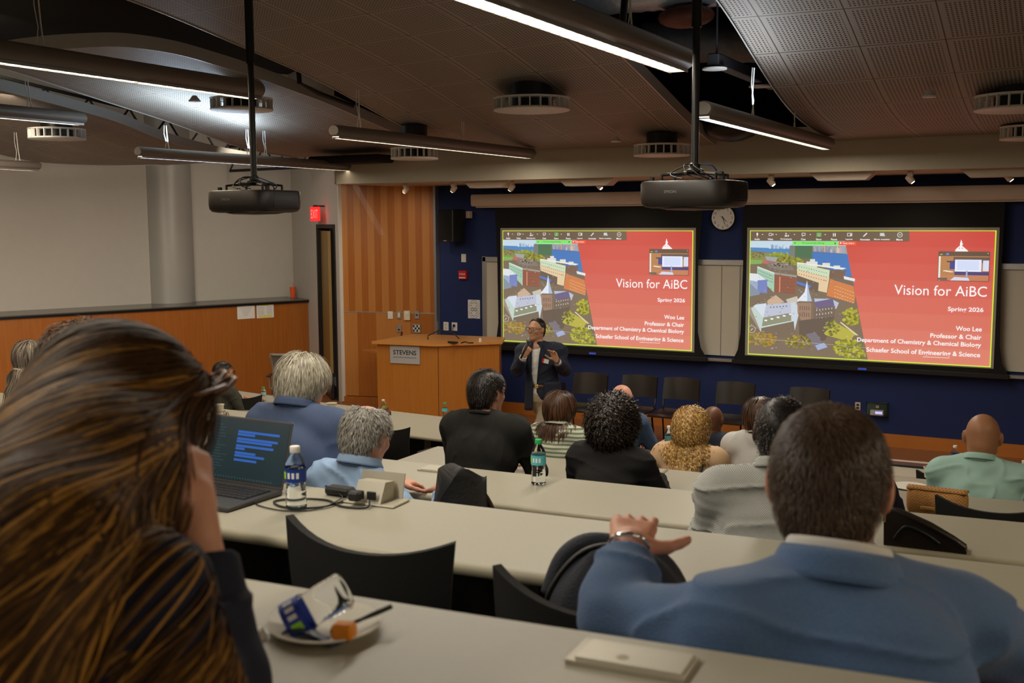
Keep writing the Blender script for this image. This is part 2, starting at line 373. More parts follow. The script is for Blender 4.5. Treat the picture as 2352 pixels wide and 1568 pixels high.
tag(MB().box((-8.53,13.5,0),(-8.49,13.6,3.34)).build('trim_6',M_ALU),kind=S)
# baseboards
tag(MB().box((-8.5,13.575,0),(4.6,13.6,.155)).build('baseboard_front',mat('orange_wood_base',(.50,.17,.03),.4,0,.1,10,stretch=(.3,5,5))),kind=S)
tag(MB().prism([tuple(PA),tuple(PB),tuple(PB+PN*.02),tuple(PA+PN*.02)],0,.10).build('baseboard_panel',M_WOOD),kind=S)
# soffit
tag(MB().box((-9.2,12.1,3.25),(4.6,13.62,3.74)).build('ceiling_soffit',M_SOFFIT),kind=S)
tag(MB().box((-8.6,12.9,3.74),(4.6,13.0,5.2)).build('wall_plenum',M_BLACK),kind=S)
tag(MB().prism([(-9.2,12.1),(-9.2,13.7),(-10.1,13.5),(-10.1,13.24)],3.30,5.2).build('ceiling_soffit_return',M_SOFFIT),kind=S)
# ---------------------------------------------------------------- ceiling clouds
def interp(pts):
    xs=[p[0] for p in pts];ys=[p[1] for p in pts]
    # smooth monotone-ish interpolation: sample linear then blur
    X=np.linspace(xs[0],xs[-1],161);Y=np.interp(X,xs,ys)
    K=np.hanning(23);K/=K.sum(); Yp=np.pad(Y,11,mode='reflect',reflect_type='odd'); Y2=np.convolve(Yp,K,'valid')
    return lambda y:float(np.interp(y,X,Y2))
PC_L=interp([(-3,4.1),(0,4.35),(3,4.6),(5,4.65),(6.6,4.541),(8.975,4.165),(10.2,3.86),(11.16,3.69),(12.1,3.62)])
PC_R=interp([(-3,4.1),(0,4.35),(3,4.6),(6.6,4.62),(8.2,4.45),(9.16,4.262),(10.14,4.022),(11.2,3.747),(12.1,3.59)])
PR_L=interp([(-3,4.1),(0,4.3),(3,4.55),(6,4.55),(7.2,4.46),(7.95,4.337),(8.645,4.11),(9.763,3.77),(10.59,3.65),(11.65,3.59),(12.1,3.59)])
PR_R=interp([(-3,4.1),(0,4.3),(3,4.5),(6,4.5),(8,4.25),(9.7,3.9),(10.6,3.72),(11.65,3.62),(12.1,3.6)])
PL_R=interp([(5.4,3.95),(6.17,4.15),(6.94,4.29),(7.6,4.31),(8.53,4.232),(9.78,4.071),(11.12,3.833),(12.1,3.65)])
PL_L=interp([(5.0,4.2),(6,4.38),(7.5,4.333),(8.752,4.122),(9.736,3.964),(10.72,3.766),(11.18,3.70),(12.1,3.64)])
PF_R=interp([(4,4.2),(6,4.38),(8.165,4.226),(9.789,4.01),(10.6,3.80),(11.5,3.68),(12.1,3.64)])
PF_L=interp([(4,4.1),(7,4.15),(9.0,3.95),(9.7,3.80),(10.5,3.60),(11.5,3.585),(12.1,3.62)])
def cloud(label,xl,xr,pl,pr_,y0,y1,ye=None):
    r=thing('ceiling_panel',label,'ceiling panel',(0,0,0),0,'wavy perforated ceiling panels')
    XL=xl if callable(xl) else (lambda y:xl); XR=xr if callable(xr) else (lambda y:xr)
    fn=lambda u,v:(lambda y:(XL(y)+(XR(y)-XL(y))*u,y,pl(y)+(pr_(y)-pl(y))*u))(y0+(y1-y0)*v)
    MB().slab(fn,6,110,.02).build('perforated_sheet',M_PERF,r,smooth='auto')
    mb=MB()
    for X,p,s in ((XL,pl,-1),(XR,pr_,1)):
        mb.slab(lambda u,v:(lambda y:(X(y)+s*.012,y,p(y)-.018+u*.12))(y0+(y1-y0)*v),1,110,.012)
    mb.build('edge_trim',M_CLOUDEDGE,r,smooth='auto'); return r
cloud('wide wavy perforated ceiling panel over the middle of the room, with a round drum diffuser',-6.97,-3.87,PC_L,PC_R,-3,12.08)
cloud('wavy perforated ceiling panel at the right, beyond the dark gap with the projector pole',-2.5,3.7,PR_L,PR_R,-3,12.08)
cloud('arched perforated ceiling panel left of the middle one, lit bluish by the tube light',-9.9,-7.6,PL_L,PL_R,5.4,12.15)
cloud('leftmost low perforated ceiling panel hanging against the plaster wall',lambda y:Lx(y)-.35,-10.8,PF_L,PF_R,4,12.3)
# ---------------------------------------------------------------- plenum: duct, trusses, hangers
def duct(label,pts,r,m_):
    mb=MB(); P=[np.array(p,float) for p in pts]; n=int(sum(np.linalg.norm(b-a) for a,b in zip(P,P[1:]))/.06)
    T=np.linspace(0,len(P)-1,n); Q=[P[min(int(t),len(P)-2)]*(1-(t-min(int(t),len(P)-2)))+P[min(int(t),len(P)-2)+1]*(t-min(int(t),len(P)-2)) for t in T]
    mb.tube(Q,[r*(1+.035*(i%2)) for i in range(n)],20); o=mb.build('ventilation_duct',m_,smooth=True); return tag(o,label,'duct')
duct('crinkled silver duct above the dark gap near the right projector pole',[(-5.2,8.9,4.75),(-3.6,9.3,4.8),(-2.4,9.5,4.8),(-.8,9.6,4.8)],.22,M_SILV)
duct('darker silver duct lower behind the first one, in the gap beside the right panel',[(-4.2,10.7,4.55),(-3.2,10.9,4.5),(-1.6,11.3,4.5)],.2,mat('dull_duct_wrap',(.16,.16,.17),.5,.3,.3,20,.5,30))
mb=MB(); mb.sph((-3.25,9.3,4.50),(.26,.16,.10),16,8); tag(mb.build('wrapped_pipe',M_BRICK,smooth=True),'brown wrapped pipe bundle under the silver duct','pipe')
def truss(label,a,b,h,n):
    a=np.array(a,float);b=np.array(b,float); up=np.array([0,0,h]); mb=MB(); mb.cyl(a,b,.022,n=8); mb.cyl(a+up,b+up,.022,n=8)
    for i in range(n):
        p=a+(b-a)*i/n; q=a+(b-a)*(i+1)/n; mid=(p+q)/2+up; mb.cyl(p,mid,.014,n=6); mb.cyl(mid,q,.014,n=6)
    return tag(mb.build('roof_truss',mat('dark_steel',(.03,.03,.032),.5,.4)),label,'truss')
truss('black steel truss in the gap between the two left ceiling panels',(-11.4,12.9,3.62),(-12.1,5.5,4.55),.38,12)
truss('black steel truss under the plaster beyond the left panels',(-12.2,13.3,3.55),(-9.6,13.6,3.6),.38,6)
tag(MB().box((-9.3,11.6,3.50),(-8.15,12.0,3.60),.03).build('air_grille_box',M_BLACK),'black box tucked under the end of the left ceiling panels','vent box')
# pipes
mb=MB(); mb.cyl((-2.9,7.2,4.9),(-2.9,7.0,4.0),.025); mb.tube([(-5.5,7.2,4.95),(-2.9,7.2,4.9),(-.5,7.3,4.95)],.035,10)
tag(mb.build('conduit',mat('black_conduit',(.02,.02,.02),.4,.3)),'black conduit crossing above the right projector pole','pipe')
mb=MB(); mb.box((-2.86,8.7,3.98),(-2.76,10.6,4.08),.01); mb.cyl((-2.81,8.8,4.07),(-2.81,8.8,5.2),.008); mb.cyl((-2.81,10.4,4.07),(-2.81,10.4,5.2),.008); tr=mb.build('track_bar',mat('dark_track',(.10,.10,.11),.35,.6)); tag(tr,'dark metal lighting track above the right front tube light','track')
mb=MB()
for y in (8.75,10.1): mb.lathe([(.10,-.012),(.10,0),(.04,.01)],(-2.81,y,3.965),20)
mb.build('ceiling_canopy',M_WHITE,tr)
mb=MB(); mb.tube([(-7.28,8.9,5.2),(-7.28,9.0,4.15),(-7.28,9.3,4.08),(-7.28,9.9,4.0)],.025,8); tag(mb.build('conduit',mat('black_conduit',(.02,.02,.02))),'bent black conduit in the gap left of the middle ceiling panel','pipe')
# ---------------------------------------------------------------- pendant tubes
def tube_light(label,x,y0,y1,z,w,h,cool=(),hang=()):
    r=thing('pendant_tube_light',label,'pendant light',(x,(y0+y1)/2,z),0,'long tube pendant lights')
    n=20; L=(y1-y0)/2
    prof=[(w/2*math.cos(a),h/2*math.sin(a)) for a in [math.radians(-58+296*i/(n-1)) for i in range(n)]]
    zb=min(p[1] for p in prof)
    mb=MB(); V=[];
    for yy,sc in ((-L,.82),(-L+.02,1),(L-.02,1),(L,.82)):
        V+=[(px*sc,yy,pz*sc) for px,pz in prof]
    F=[(k*n+i,k*n+(i+1)%n,(k+1)*n+(i+1)%n,(k+1)*n+i) for k in range(3) for i in range(n)]+[tuple(range(n))[::-1],tuple(3*n+i for i in range(n))]
    mb.add(V,F); mb.build('housing',M_TUBE,r,smooth='auto')
    bz=prof[0][1]; bw=abs(prof[0][0])
    nseg=max(1,round(2*L/1.22)); sl=(2*L-.12)/nseg
    for i in range(nseg):
        a=-L+.06+i*sl; c=M_LITC if i in cool else M_LIT
        d=MB().box((-bw*.92,a+.02,bz-.012),(bw*.92,a+sl-.02,bz-.002)).build('lit_diffuser',c,r)
    lv=MB(); q=int(2*L/.12)
    for i in range(q+1): yy=-L+.06+i*(2*L-.12)/q; lv.box((-bw*.95,yy-.002,bz-.020),(bw*.95,yy+.002,bz-.008))
    lv.box((-bw-.004,-L+.03,bz-.022),(-bw+.003,L-.03,bz)); lv.box((bw-.003,-L+.03,bz-.022),(bw+.004,L-.03,bz))
    lv.build('louvre',M_ALU,r)
    cb=MB()
    for yy,zz in hang:
        cb=MB(); cb.tube([(0,yy,h/2-.01),(.012,yy+.01,(zz)*.4),(-.006,yy,(zz)*.7),(0,yy,zz)],.004,6); cb.build('suspension_cable',M_WHITE,r)
        MB().tube([(0,yy+.06,h/2-.01),(-.01,yy+.05,zz*.5),(.01,yy+.02,zz)],.006,6).build('power_cord',M_WHITE,r)
    return r
tube_light('big tube light overhead at the top centre, louvres glowing, nearest the right projector',-2.5,0.0,7.06,3.80,.22,.16,hang=[(2.6,.5),(0,.7)])
tube_light('large tube light at upper left, ending above the left projector pole',-6.6,1.0,7.60,3.90,.17,.15,hang=[(1.0,.5)])
tube_light('tube light cut off at the left edge, above the leftmost drum diffuser',-9.8,2.0,8.42,3.87,.16,.13,hang=[(2.5,.35)])
tube_light('tube light hanging under the right ceiling panel, half cool white and half warm',-2.5,7.52,11.6,3.52,.15,.115,cool=(0,),hang=[(-.8,.43),(.57,.43)])
tube_light('tube light between the middle diffuser and the slatted wood panel',-6.1,8.0,11.92,3.555,.13,.11,hang=[(-1.6,.4),(.3,.25)])
tube_light('tube light in front of the column, left half cool white',-9.0,8.42,12.2,3.49,.12,.105,cool=(0,1),hang=[(-1.5,.3),(-.2,.35),(.1,.35),(1.6,.15)])
tube_light('short thin tube end at the far left edge, lowest of the lights',-12.0,6.3,9.58,3.47,.12,.105,hang=[(1.3,.4)])
# ---------------------------------------------------------------- drum diffusers
def drum(label,c,r=.3,top=.25,pf=None):
    if pf: top=pf(c[1])-.012-c[2]
    t=thing('drum_diffuser',label,'air diffuser',c,0,'round drum air diffusers')
    MB().lathe([(r*.98,-.008),(r,-.004),(r,.006),(r*.2,.012)],(0,0,-.055),40).build('bottom_disc',M_WHITE,t,smooth='auto')
    fb=MB(); n=22
    for i in range(n):
        a=2*PI*i/n; c1,s1=math.cos(a),math.sin(a); q=Matrix.Rotation(a,4,'Z')
        b=MB().box((r*.87,-.006,-.05),(r*.985,.006,.055)); b.xf(q); fb.add(b.v,b.f)
    for zz in (-.046,.05): fb.tube([(r*.93*math.cos(2*PI*i/40),r*.93*math.sin(2*PI*i/40),zz) for i in range(40)],.006,6,True)
    fb.build('fin_ring',M_WHITE,t)
    MB().lathe([(r*.99,.05),(r,.052),(r,.062),(r*.6,.062)],(0,0,0),40).build('top_ring',M_WHITE,t,smooth='auto')
    MB().lathe([(r*.55,-.05),(r*.55,top)],(0,0,0),28).build('neck_duct',M_BLK,t,smooth='auto')
drum('round white drum diffuser with a thick black neck under the middle ceiling panel',at(1221,240,D=10.8),.38,.4,PC_R)
drum('round drum diffuser partly behind the left projector pole, lit bluish',at(555,240,D=11.3),.323,.4,PL_R)
drum('round drum diffuser at the far left under the leftmost panel',at(131,308,D=13.1),.33,.35,lambda y:(PF_R(y)+PF_L(y))/2)
drum('low drum diffuser behind the tube light beside the slatted wood wall',at(952,353,D=12.3),.27,.2,PC_L)
drum('low drum diffuser just left of the right projector pole',at(1520,345,D=12.0),.31,.15,PC_R)
dm=at(1680,292,D=11.9); o=MB().lathe([(.001,-.16),(.12,-.145),(.24,-.10),(.30,-.03),(.31,.0),(.31,.04),(.1,.05)],dm,36); tag(o.build('loudspeaker_dome',M_BLK,smooth='auto'),'shallow black dome under the gap, behind the tube light right of the pole','ceiling loudspeaker')
drum('drum diffuser cut by the right edge, the higher one',at(2338,236,D=8.9),.335,.55,PR_R)
drum('low drum diffuser at the right edge near the soffit',at(2362,305,D=10.2),.25,.15,PR_R)
for (px,py,X,lab) in ((447,229,None,'small round smoke detector on the bluish lit left panel'),(2134,218,None,'small round white ceiling speaker on the right ceiling panel'),(1415,322,None,'tiny round sensor on the middle ceiling panel')):
    D={447:10.7,2134:8.9,1415:12.0}[px]; c=at(px,py,D=D)
    tag(MB().lathe([(.055,-.02),(.06,-.008),(.05,.0),(.02,.04)],c,20).build('ceiling_sensor',M_WHITE),lab,'ceiling sensor',group='ceiling sensors')
# ---------------------------------------------------------------- soffit lamps
def soffit_spot(px,label,py=425):
    c=at(px,py,Y=12.45); x=c[0]
    t=thing('spot_lamp',label,'spotlight',(x,12.45,3.25),0,'small spot lamps under the soffit')
    MB().box((-.03,-.03,-.06),(.03,.03,0),.005).build('base',M_CREAM,t)
    q=Matrix.Translation((.0,.0,-.085))@Matrix.Rotation(.7 if px<1200 else -.7,4,'Y')
    MB().lathe([(.026,-.045),(.036,-.03),(.036,.04),(.02,.05)],(0,0,0),16,mtx=q).build('lamp_head',M_CREAM,t,smooth='auto')
    MB().lathe([(.022,-.05),(.022,-.046)],(0,0,0),12,mtx=q).build('lens',mat('lamp_glow',(.9,.8,.6),emit=(1,.8,.5),estr=4.),t)
for px,l in ((932,'spot lamp aimed at the slatted wood panel'),(1042,'spot lamp just right of the slatted wood panel'),(1175,'spot lamp above the left end of the screen case'),(1376,'spot lamp above the middle of the left screen'),(1771,'spot lamp just right of the right projector'),(2090,'spot lamp above the right screen'),(2316,'spot lamp near the right edge of the picture')): soffit_spot(px,l)
def washer(x0,x1,label):
    t=thing('wall_washer_light',label,'wall washer',((x0+x1)/2,12.55,3.25),0,'beige wall washer housings'); L=(x1-x0)/2
    MB().prism([(-L,0),(L,0),(L-.1,-.085),(-L+.1,-.085)],-.22,.0,'y').build('housing',M_CREAM,t)
washer(-7.32,-6.65,'beige wall washer housing above the wall speaker'); washer(-5.95,-5.2,'beige wall washer housing between two spot lamps over the left screen')
washer(-2.86,-2.15,'beige wall washer housing over the right screen'); washer(-1.3,-.55,'beige wall washer housing at the right edge')
# ---------------------------------------------------------------- whiteboards
t=thing('whiteboard','long beige-white whiteboard behind both projection screens','whiteboard',(0,WY,0))
MB().box((-7.68,-.035,1.0),(3.2,-.02,2.16)).build('board',M_WB,t)
fr=MB(); fr.box((-7.74,-.06,2.16),(3.25,0,2.235),.006); fr.box((-7.745,-.06,.95),(-7.68,0,2.24),.006); fr.build('frame',M_ALU,t)
MB().box((-7.745,-.11,.925),(3.25,0,.965),.008).build('pen_tray',M_ALU,t)
sm=MB()
for x in (-4.22,-3.98,-.6): sm.box((x-.004,-.04,1.0),(x+.004,-.03,2.16))
sm.build('panel_joint',mat('joint_grey',(.25,.24,.2)),t)
# ---------------------------------------------------------------- projection screens + slide
def col_mesh(name,polys,parent,strength,loc=(0,0,0)):
    V=[];F=[];C=[]
    for P,c in polys:
        n=len(V); V+=P; F.append(tuple(range(n,n+len(P)))); C+=[c]*len(P)
    me=bpy.data.meshes.new(name); me.from_pydata(V,[],F)
    ca=me.color_attributes.new('picture','FLOAT_COLOR','CORNER')
    for i,l in enumerate(me.loops): ca.data[i].color=(*C[l.vertex_index],1)
    o=bpy.data.objects.new(name,me); COL.objects.link(o); o.parent=parent; o.location=loc
    mn='projected_picture'
    if mn not in _M:
        m=bpy.data.materials.new(mn); m.use_nodes=True; b=m.node_tree.nodes['Principled BSDF']; a=m.node_tree.nodes.new('ShaderNodeVertexColor'); a.layer_name='picture'
        nz=m.node_tree.nodes.new('ShaderNodeTexNoise'); nz.inputs['Scale'].default_value=3
        b.inputs['Base Color'].default_value=(.16,.16,.15,1); b.inputs['Roughness'].default_value=.9; b.inputs['Specular IOR Level'].default_value=.05
        m.node_tree.links.new(a.outputs[0],b.inputs['Emission Color']); b.inputs['Emission Strength'].default_value=strength; _M[mn]=m
    me.materials.append(_M[mn]); return o
# slide drawn in a 1885 x 1055 frame, (0,0) top left
def slide_polys():
    R=random.Random(5); out=[]
    W,H=1885.,1055.
    lay=[0]
    def P(pts,c,dl=1): lay[0]+=dl; out.append(([(x,y,lay[0]) for x,y in pts],lin(c)))
    def rect(x0,y0,x1,y1,c,dl=1): P([(x0,y0),(x1,y0),(x1,y1),(x0,y1)],c,dl)
    # red ground, paler downward: haze of room light painted into the slide colours
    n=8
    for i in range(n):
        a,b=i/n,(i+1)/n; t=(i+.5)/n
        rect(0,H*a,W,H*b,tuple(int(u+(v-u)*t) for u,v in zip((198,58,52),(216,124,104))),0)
    # photograph area
    e=lambda y:775+ (y-95)*(205/960.)      # slanted edge
    P([(0,84),(e(84),84),(e(H),H),(0,H)],(112,96,78))
    P([(0,84),(e(84),84),(e(150),150),(0,150)],(190,212,226))
    P([(0,142),(360,150),(360,205),(0,170)],(66,128,186))
    P([(500,175),(e(190),190),(e(370),370),(780,370),(500,250)],(48,112,182))
    for i in range(26):
        x=160+i*8; h=R.randint(4,34); rect(x,148-h,x+7,152,R.choice([(150,170,200),(205,215,225),(120,150,190)]),0 if i else 1)
    P([(515,165),(515,125),(e(125),125),(e(190),190)],(150,150,140))
    for i in range(26):
        x=518+i*10.2; h=R.randint(12,62); rect(x,min(178,168+i*.5)-h,min(x+9,e(120)-2),172+i*.6,R.choice([(190,160,150),(150,160,190),(120,135,170),(205,190,180),(170,120,105)]),0 if i else 1)
    P([(0,178),(400,205),(430,290),(0,270)],(128,132,70))
    P([(0,245),(110,250),(100,280),(0,285)],(120,168,80))
    def trees(cx,cy,rx,ry,n,cs,sz=14):
        for i in range(n):
            a=R.random()*6.28; q=math.sqrt(R.random()); x=cx+rx*q*math.cos(a); y=cy+ry*q*math.sin(a); r=sz*(.5+R.random()*.7); k=6; ph=R.random()
            if y>H-4 or x<3 or x>e(y)-r: continue
            P([(max(0,x+r*math.cos(6.283*j/k+ph)),min(H-1,y+r*.8*math.sin(6.283*j/k+ph))) for j in range(k)],R.choice(cs),0 if i else 1)
    trees(60,205,60,24,40,[(96,110,60),(140,130,90),(110,90,60)],9)
    trees(250,200,80,18,50,[(130,140,50),(110,124,44),(160,160,70)],12)
    P([(330,125),(375,125),(375,222),(330,215)],(110,116,112)); P([(375,125),(520,125),(515,235),(375,228)],(64,108,76))
    for i in range(12): rect(380+i*11,128,382+i*11,226,(38,76,56),0 if i else 1)
    P([(130,215),(250,225),(260,270),(150,270)],(150,160,160)); P([(110,240),(240,265),(240,300),(110,275)],(176,104,92))
    trees(340,250,110,36,90,[(140,140,50),(120,116,44),(166,158,66),(96,96,44)],12)
    P([(150,265),(330,270),(380,330),(240,330),(150,300)],(124,112,104))
    trees(270,285,80,20,30,[(160,150,140),(90,84,76),(60,60,60)],9)
    P([(65,310),(210,365),(210,520),(65,385)],(156,196,172)); P([(65,300),(210,352),(210,366),(65,312)],(206,216,204))
    P([(210,360),(395,385),(385,530),(210,515)],(134,76,56)); P([(210,350),(395,372),(395,388),(210,366)],(150,146,140))
    rect(252,385,260,515,(226,140,116))
    for j in range(4):
        for i in range(6): rect(275+i*18,400+j*30,283+i*18,404+j*30,(96,60,50),0 if (i or j) else 1)
    for j in range(3):
        for i in range(10): x=75+i*13; y=332+i*5+j*26; rect(x,y,x+6,y+9,(98,128,120),0 if (i or j) else 1)
    P([(0,360),(70,365),(150,420),(70,440),(0,420)],(216,222,226)); P([(70,420),(152,412),(152,530),(70,520)],(106,124,186)); P([(0,420),(70,430),(70,520),(0,470)],(150,166,196))
    P([(0,440),(90,520),(90,540),(0,560)],(124,138,156))
    for q in ((470,255,560,300),(600,265,660,300),(690,285,740,315),(500,235,540,262)): rect(*q,(214,216,210),1)
    P([(395,268),(665,325),(658,385),(395,322)],(196,216,184)); P([(395,262),(790,305),(760,318),(395,272)],(228,228,214))
    P([(395,322),(658,385),(640,510),(570,495),(575,430),(400,372)],(222,196,158)); P([(660,320),(790,325),(765,400),(655,385)],(112,84,68))
    P([(395,372),(575,430),(570,510),(395,460)],(96,80,68))
    for j in range(3):
        for i in range(12): x=410+i*20; y=292+i*4.8+j*32; rect(x,y,x+8,y+7,(126,140,120) if j==0 else (140,112,90),0 if (i or j) else 1)
    P([(395,420),(515,455),(505,475),(395,440)],(70,112,196))
    P([(770,370),(860,390),(858,412),(775,395)],(222,226,228))
    P([(665,395),(e(470)-6,450),(e(530)-2,530),(e(590)-20,590),(640,535)],(202,118,62)); P([(700,385),(e(440),420),(e(470),452),(690,405)],(104,92,86))
    for j in range(4):
        for i in range(8): x=700+i*20; y=450+i*7+j*28; rect(x,y,x+14,y+6,(226,170,120),0 if (i or j) else 1)
    P([(155,590),(225,540),(300,598),(160,640)],(196,166,140)); P([(310,575),(400,545),(420,590),(330,610)],(196,186,170))
    # main hall
    P([(0,650),(60,640),(110,740),(105,860),(0,700)],(150,136,124))
    P([(540,560),(680,560),(740,590),(720,640),(560,640)],(176,186,206)); P([(540,590),(690,556),(705,616),(560,640)],(96,84,128))
    P([(540,640),(710,616),(705,740),(545,775)],(104,86,72))
    for j in range(3):
        for i in range(6): rect(560+i*24,650-i*4+j*36,568+i*24,664-i*4+j*36,(176,180,190),0 if (i or j) else 1)
    P([(40,640),(350,598),(390,680),(125,735)],(182,188,206)); P([(40,640),(60,625),(150,612),(125,735)],(206,216,228))
    P([(125,735),(370,690),(378,750),(110,820)],(132,136,112)); P([(110,812),(378,748),(378,756),(110,824)],(190,216,206))
    P([(20,660),(45,640),(125,735),(108,860)],(186,204,196))
    for i in range(5): rect(135+i*51,752-i*15,158+i*51,764-i*15,(236,240,238),0 if i else 1)
    for i in range(6): rect(180+i*26,640-i*3,192+i*26,652-i*3,(110,118,140),0 if i else 1)
    P([(352,600),(400,596),(420,690),(375,900),(365,890)],(196,206,216)); 
    P([(405,600),(520,598),(518,745),(440,750),(410,690)],(150,118,98))
    for i in range(5): rect(425+i*18,625,433+i*18,660,(106,84,74),0 if i else 1); rect(425+i*18,680,433+i*18,715,(106,84,74),0)
    P([(480,412),(502,515),(525,585),(400,585),(462,510)],(218,226,238)); P([(480,412),(502,515),(525,585),(486,585)],(168,182,206))
    P([(110,824),(378,756),(400,900),(360,900),(110,880)],(110,92,76)); P([(420,750),(705,700),(640,900),(500,950),(430,880)],(86,72,62))
    P([(e(760)-290,845),(e(740)-200,750),(e(820)-50,840),(e(900)-120,905),(640,860)],(176,168,56)); P([(760,745),(900,850),(880,852),(752,752)],(210,200,150))
    trees(860,700,90,70,150,[(164,160,54),(140,138,44),(182,176,70),(110,108,40)],14)
    trees(860,960,160,75,190,[(160,158,52),(132,134,42),(184,178,70),(104,104,40)],15)
    trees(690,800,60,60,50,[(150,150,50),(120,122,42),(96,90,44)],12)
    P([(480,860),(560,840),(640,960),(560,980)],(110,104,116)); P([(560,950),(630,925),(660,960),(580,990)],(150,166,206))
    trees(120,920,120,60,110,[(140,126,54),(110,100,46),(160,140,66),(176,120,50)],14)
    trees(420,930,110,60,90,[(164,146,50),(130,118,46),(100,90,50)],13)
    for i in range(160):
        x=R.random()*820+10; y=300+R.random()*700
        if x>e(y)-20: continue
        P([(x,y),(x+R.random()*14+3,y+2),(x+R.random()*14+3,y+5),(x,y+4)],R.choice([(170,166,160),(70,62,54),(196,196,200),(110,100,90)]),0 if i else 1)
    P([(60,912),(e(960),948),(e(960),950),(60,915)],(190,182,160))
    # logo spire behind the thumbnail
    P([(1640,70),(1648,95),(1646,165),(1634,165),(1632,100)],(244,240,240)); P([(1600,150),(1632,118),(1632,130),(1606,158)],(244,240,240)); P([(1648,118),(1694,160),(1684,162),(1648,132)],(244,240,240))
    P([(1592,165),(1622,140),(1660,140),(1690,165)],(244,236,236)); P([(1608,140),(1650,100),(1654,106),(1616,144)],(244,240,240))
    # thumbnail
    rect(1480,162,1846,392,(90,68,54)); rect(1484,198,1842,388,(176,120,70)); rect(1590,205,1842,250,(96,76,70)); rect(1565,235,1602,300,(46,54,140)); rect(1602,225,1790,318,(226,230,246)); rect(1618,233,1772,306,(206,216,244),1)
    rect(1800,230,1842,312,(210,216,236)); rect(1600,318,1842,345,(62,50,110)); rect(1484,345,1842,388,(188,120,84)); P([(1570,388),(1600,360),(1700,365),(1710,388)],(206,210,226)); rect(1682,310,1694,360,(150,170,210)); rect(1484,200,1498,388,(230,226,216)); P([(1540,235),(1600,240),(1590,250),(1545,246)],(60,60,60))
    for i in range(3): rect(1520+i*20,310+i*3,1550+i*20,318+i*3,(232,220,200),0 if i else 1)
    rect(1492,184,1512,188,(210,220,120)); rect(1536,176,1556,190,(90,130,230)); P([(1826,172),(1836,172),(1836,182)],(190,180,170))
    rect(1484,368,1550,386,(100,84,70))
    # tool bar
    P([(2,6),(1260,0),(1264,78),(1256,86),(8,86),(2,80)],(98,80,64))
    rect(354,88,722,120,(120,226,96)); rect(724,88,862,120,(232,84,52)); P([(372,96),(382,104),(376,110),(370,106)],(30,90,40)); P([(690,98),(704,98),(702,110),(697,114),(692,110)],(40,120,50)); rect(734,96,746,106,(250,235,230))
    Wc=(226,222,214)
    def ring(cx,cy,r,w,c,k=20):
        for i in range(k):
            a,b=6.2832*i/k,6.2832*(i+1)/k
            P([(cx+r*math.cos(a),cy+r*math.sin(a)),(cx+r*math.cos(b),cy+r*math.sin(b)),(cx+(r-w)*math.cos(b),cy+(r-w)*math.sin(b)),(cx+(r-w)*math.cos(a),cy+(r-w)*math.sin(a))],c,0 if i else 1)
    def frame(x0,y0,x1,y1,w,c):
        rect(x0,y0,x1,y0+w,c); rect(x0,y1-w,x1,y1,c,0); rect(x0,y0,x0+w,y1,c,0); rect(x1-w,y0,x1,y1,c,0)
    P([(54,20),(62,18),(68,22),(68,38),(61,44),(54,38)],Wc); rect(59,44,63,54,Wc,0)
    frame(158,22,184,44,4,Wc); P([(188,30),(196,24),(196,42),(188,36)],Wc)
    for x in (98,212,362,490,610): P([(x,30),(x+14,30),(x+7,38)],Wc)
    ring(300,26,7,4,Wc,10); P([(288,50),(292,38),(308,38),(312,50)],Wc); rect(316,36,324,50,Wc); rect(328,14,331,24,(232,90,60))
    frame(428,20,458,42,4,Wc); P([(434,42),(444,42),(434,52)],Wc)
    frame(550,20,584,48,4,(120,226,120)); P([(567,26),(578,36),(571,36),(571,44),(563,44),(563,36),(556,36)],(120,226,120))
    rect(678,22,686,48,Wc); rect(692,22,700,48,Wc,0); frame(790,20,828,46,4,Wc); rect(812,28,824,40,Wc)
    P([(914,44),(938,18),(946,24),(922,48),(912,50)],Wc); frame(1042,20,1074,44,3,Wc); rect(1046,24,1070,40,(200,210,210)); rect(1064,34,1080,46,(170,196,200))
    ring(1192,34,20,4,Wc); rect(1182,32,1202,36,Wc)
    ring(30,838,32,4,(200,190,170)); P([(18,846),(36,828),(42,834),(24,852)],(190,180,160))
    # frame line
    Yg=(206,232,56)
    rect(0,0,W,5,Yg,2); rect(0,H-8,W,H,Yg,0); rect(0,0,6,H,Yg,0); rect(W-8,0,W,H,Yg,0)
    return out,W,H,lay[0]
SLIDE,SLW,SLH,NLAY=slide_polys()
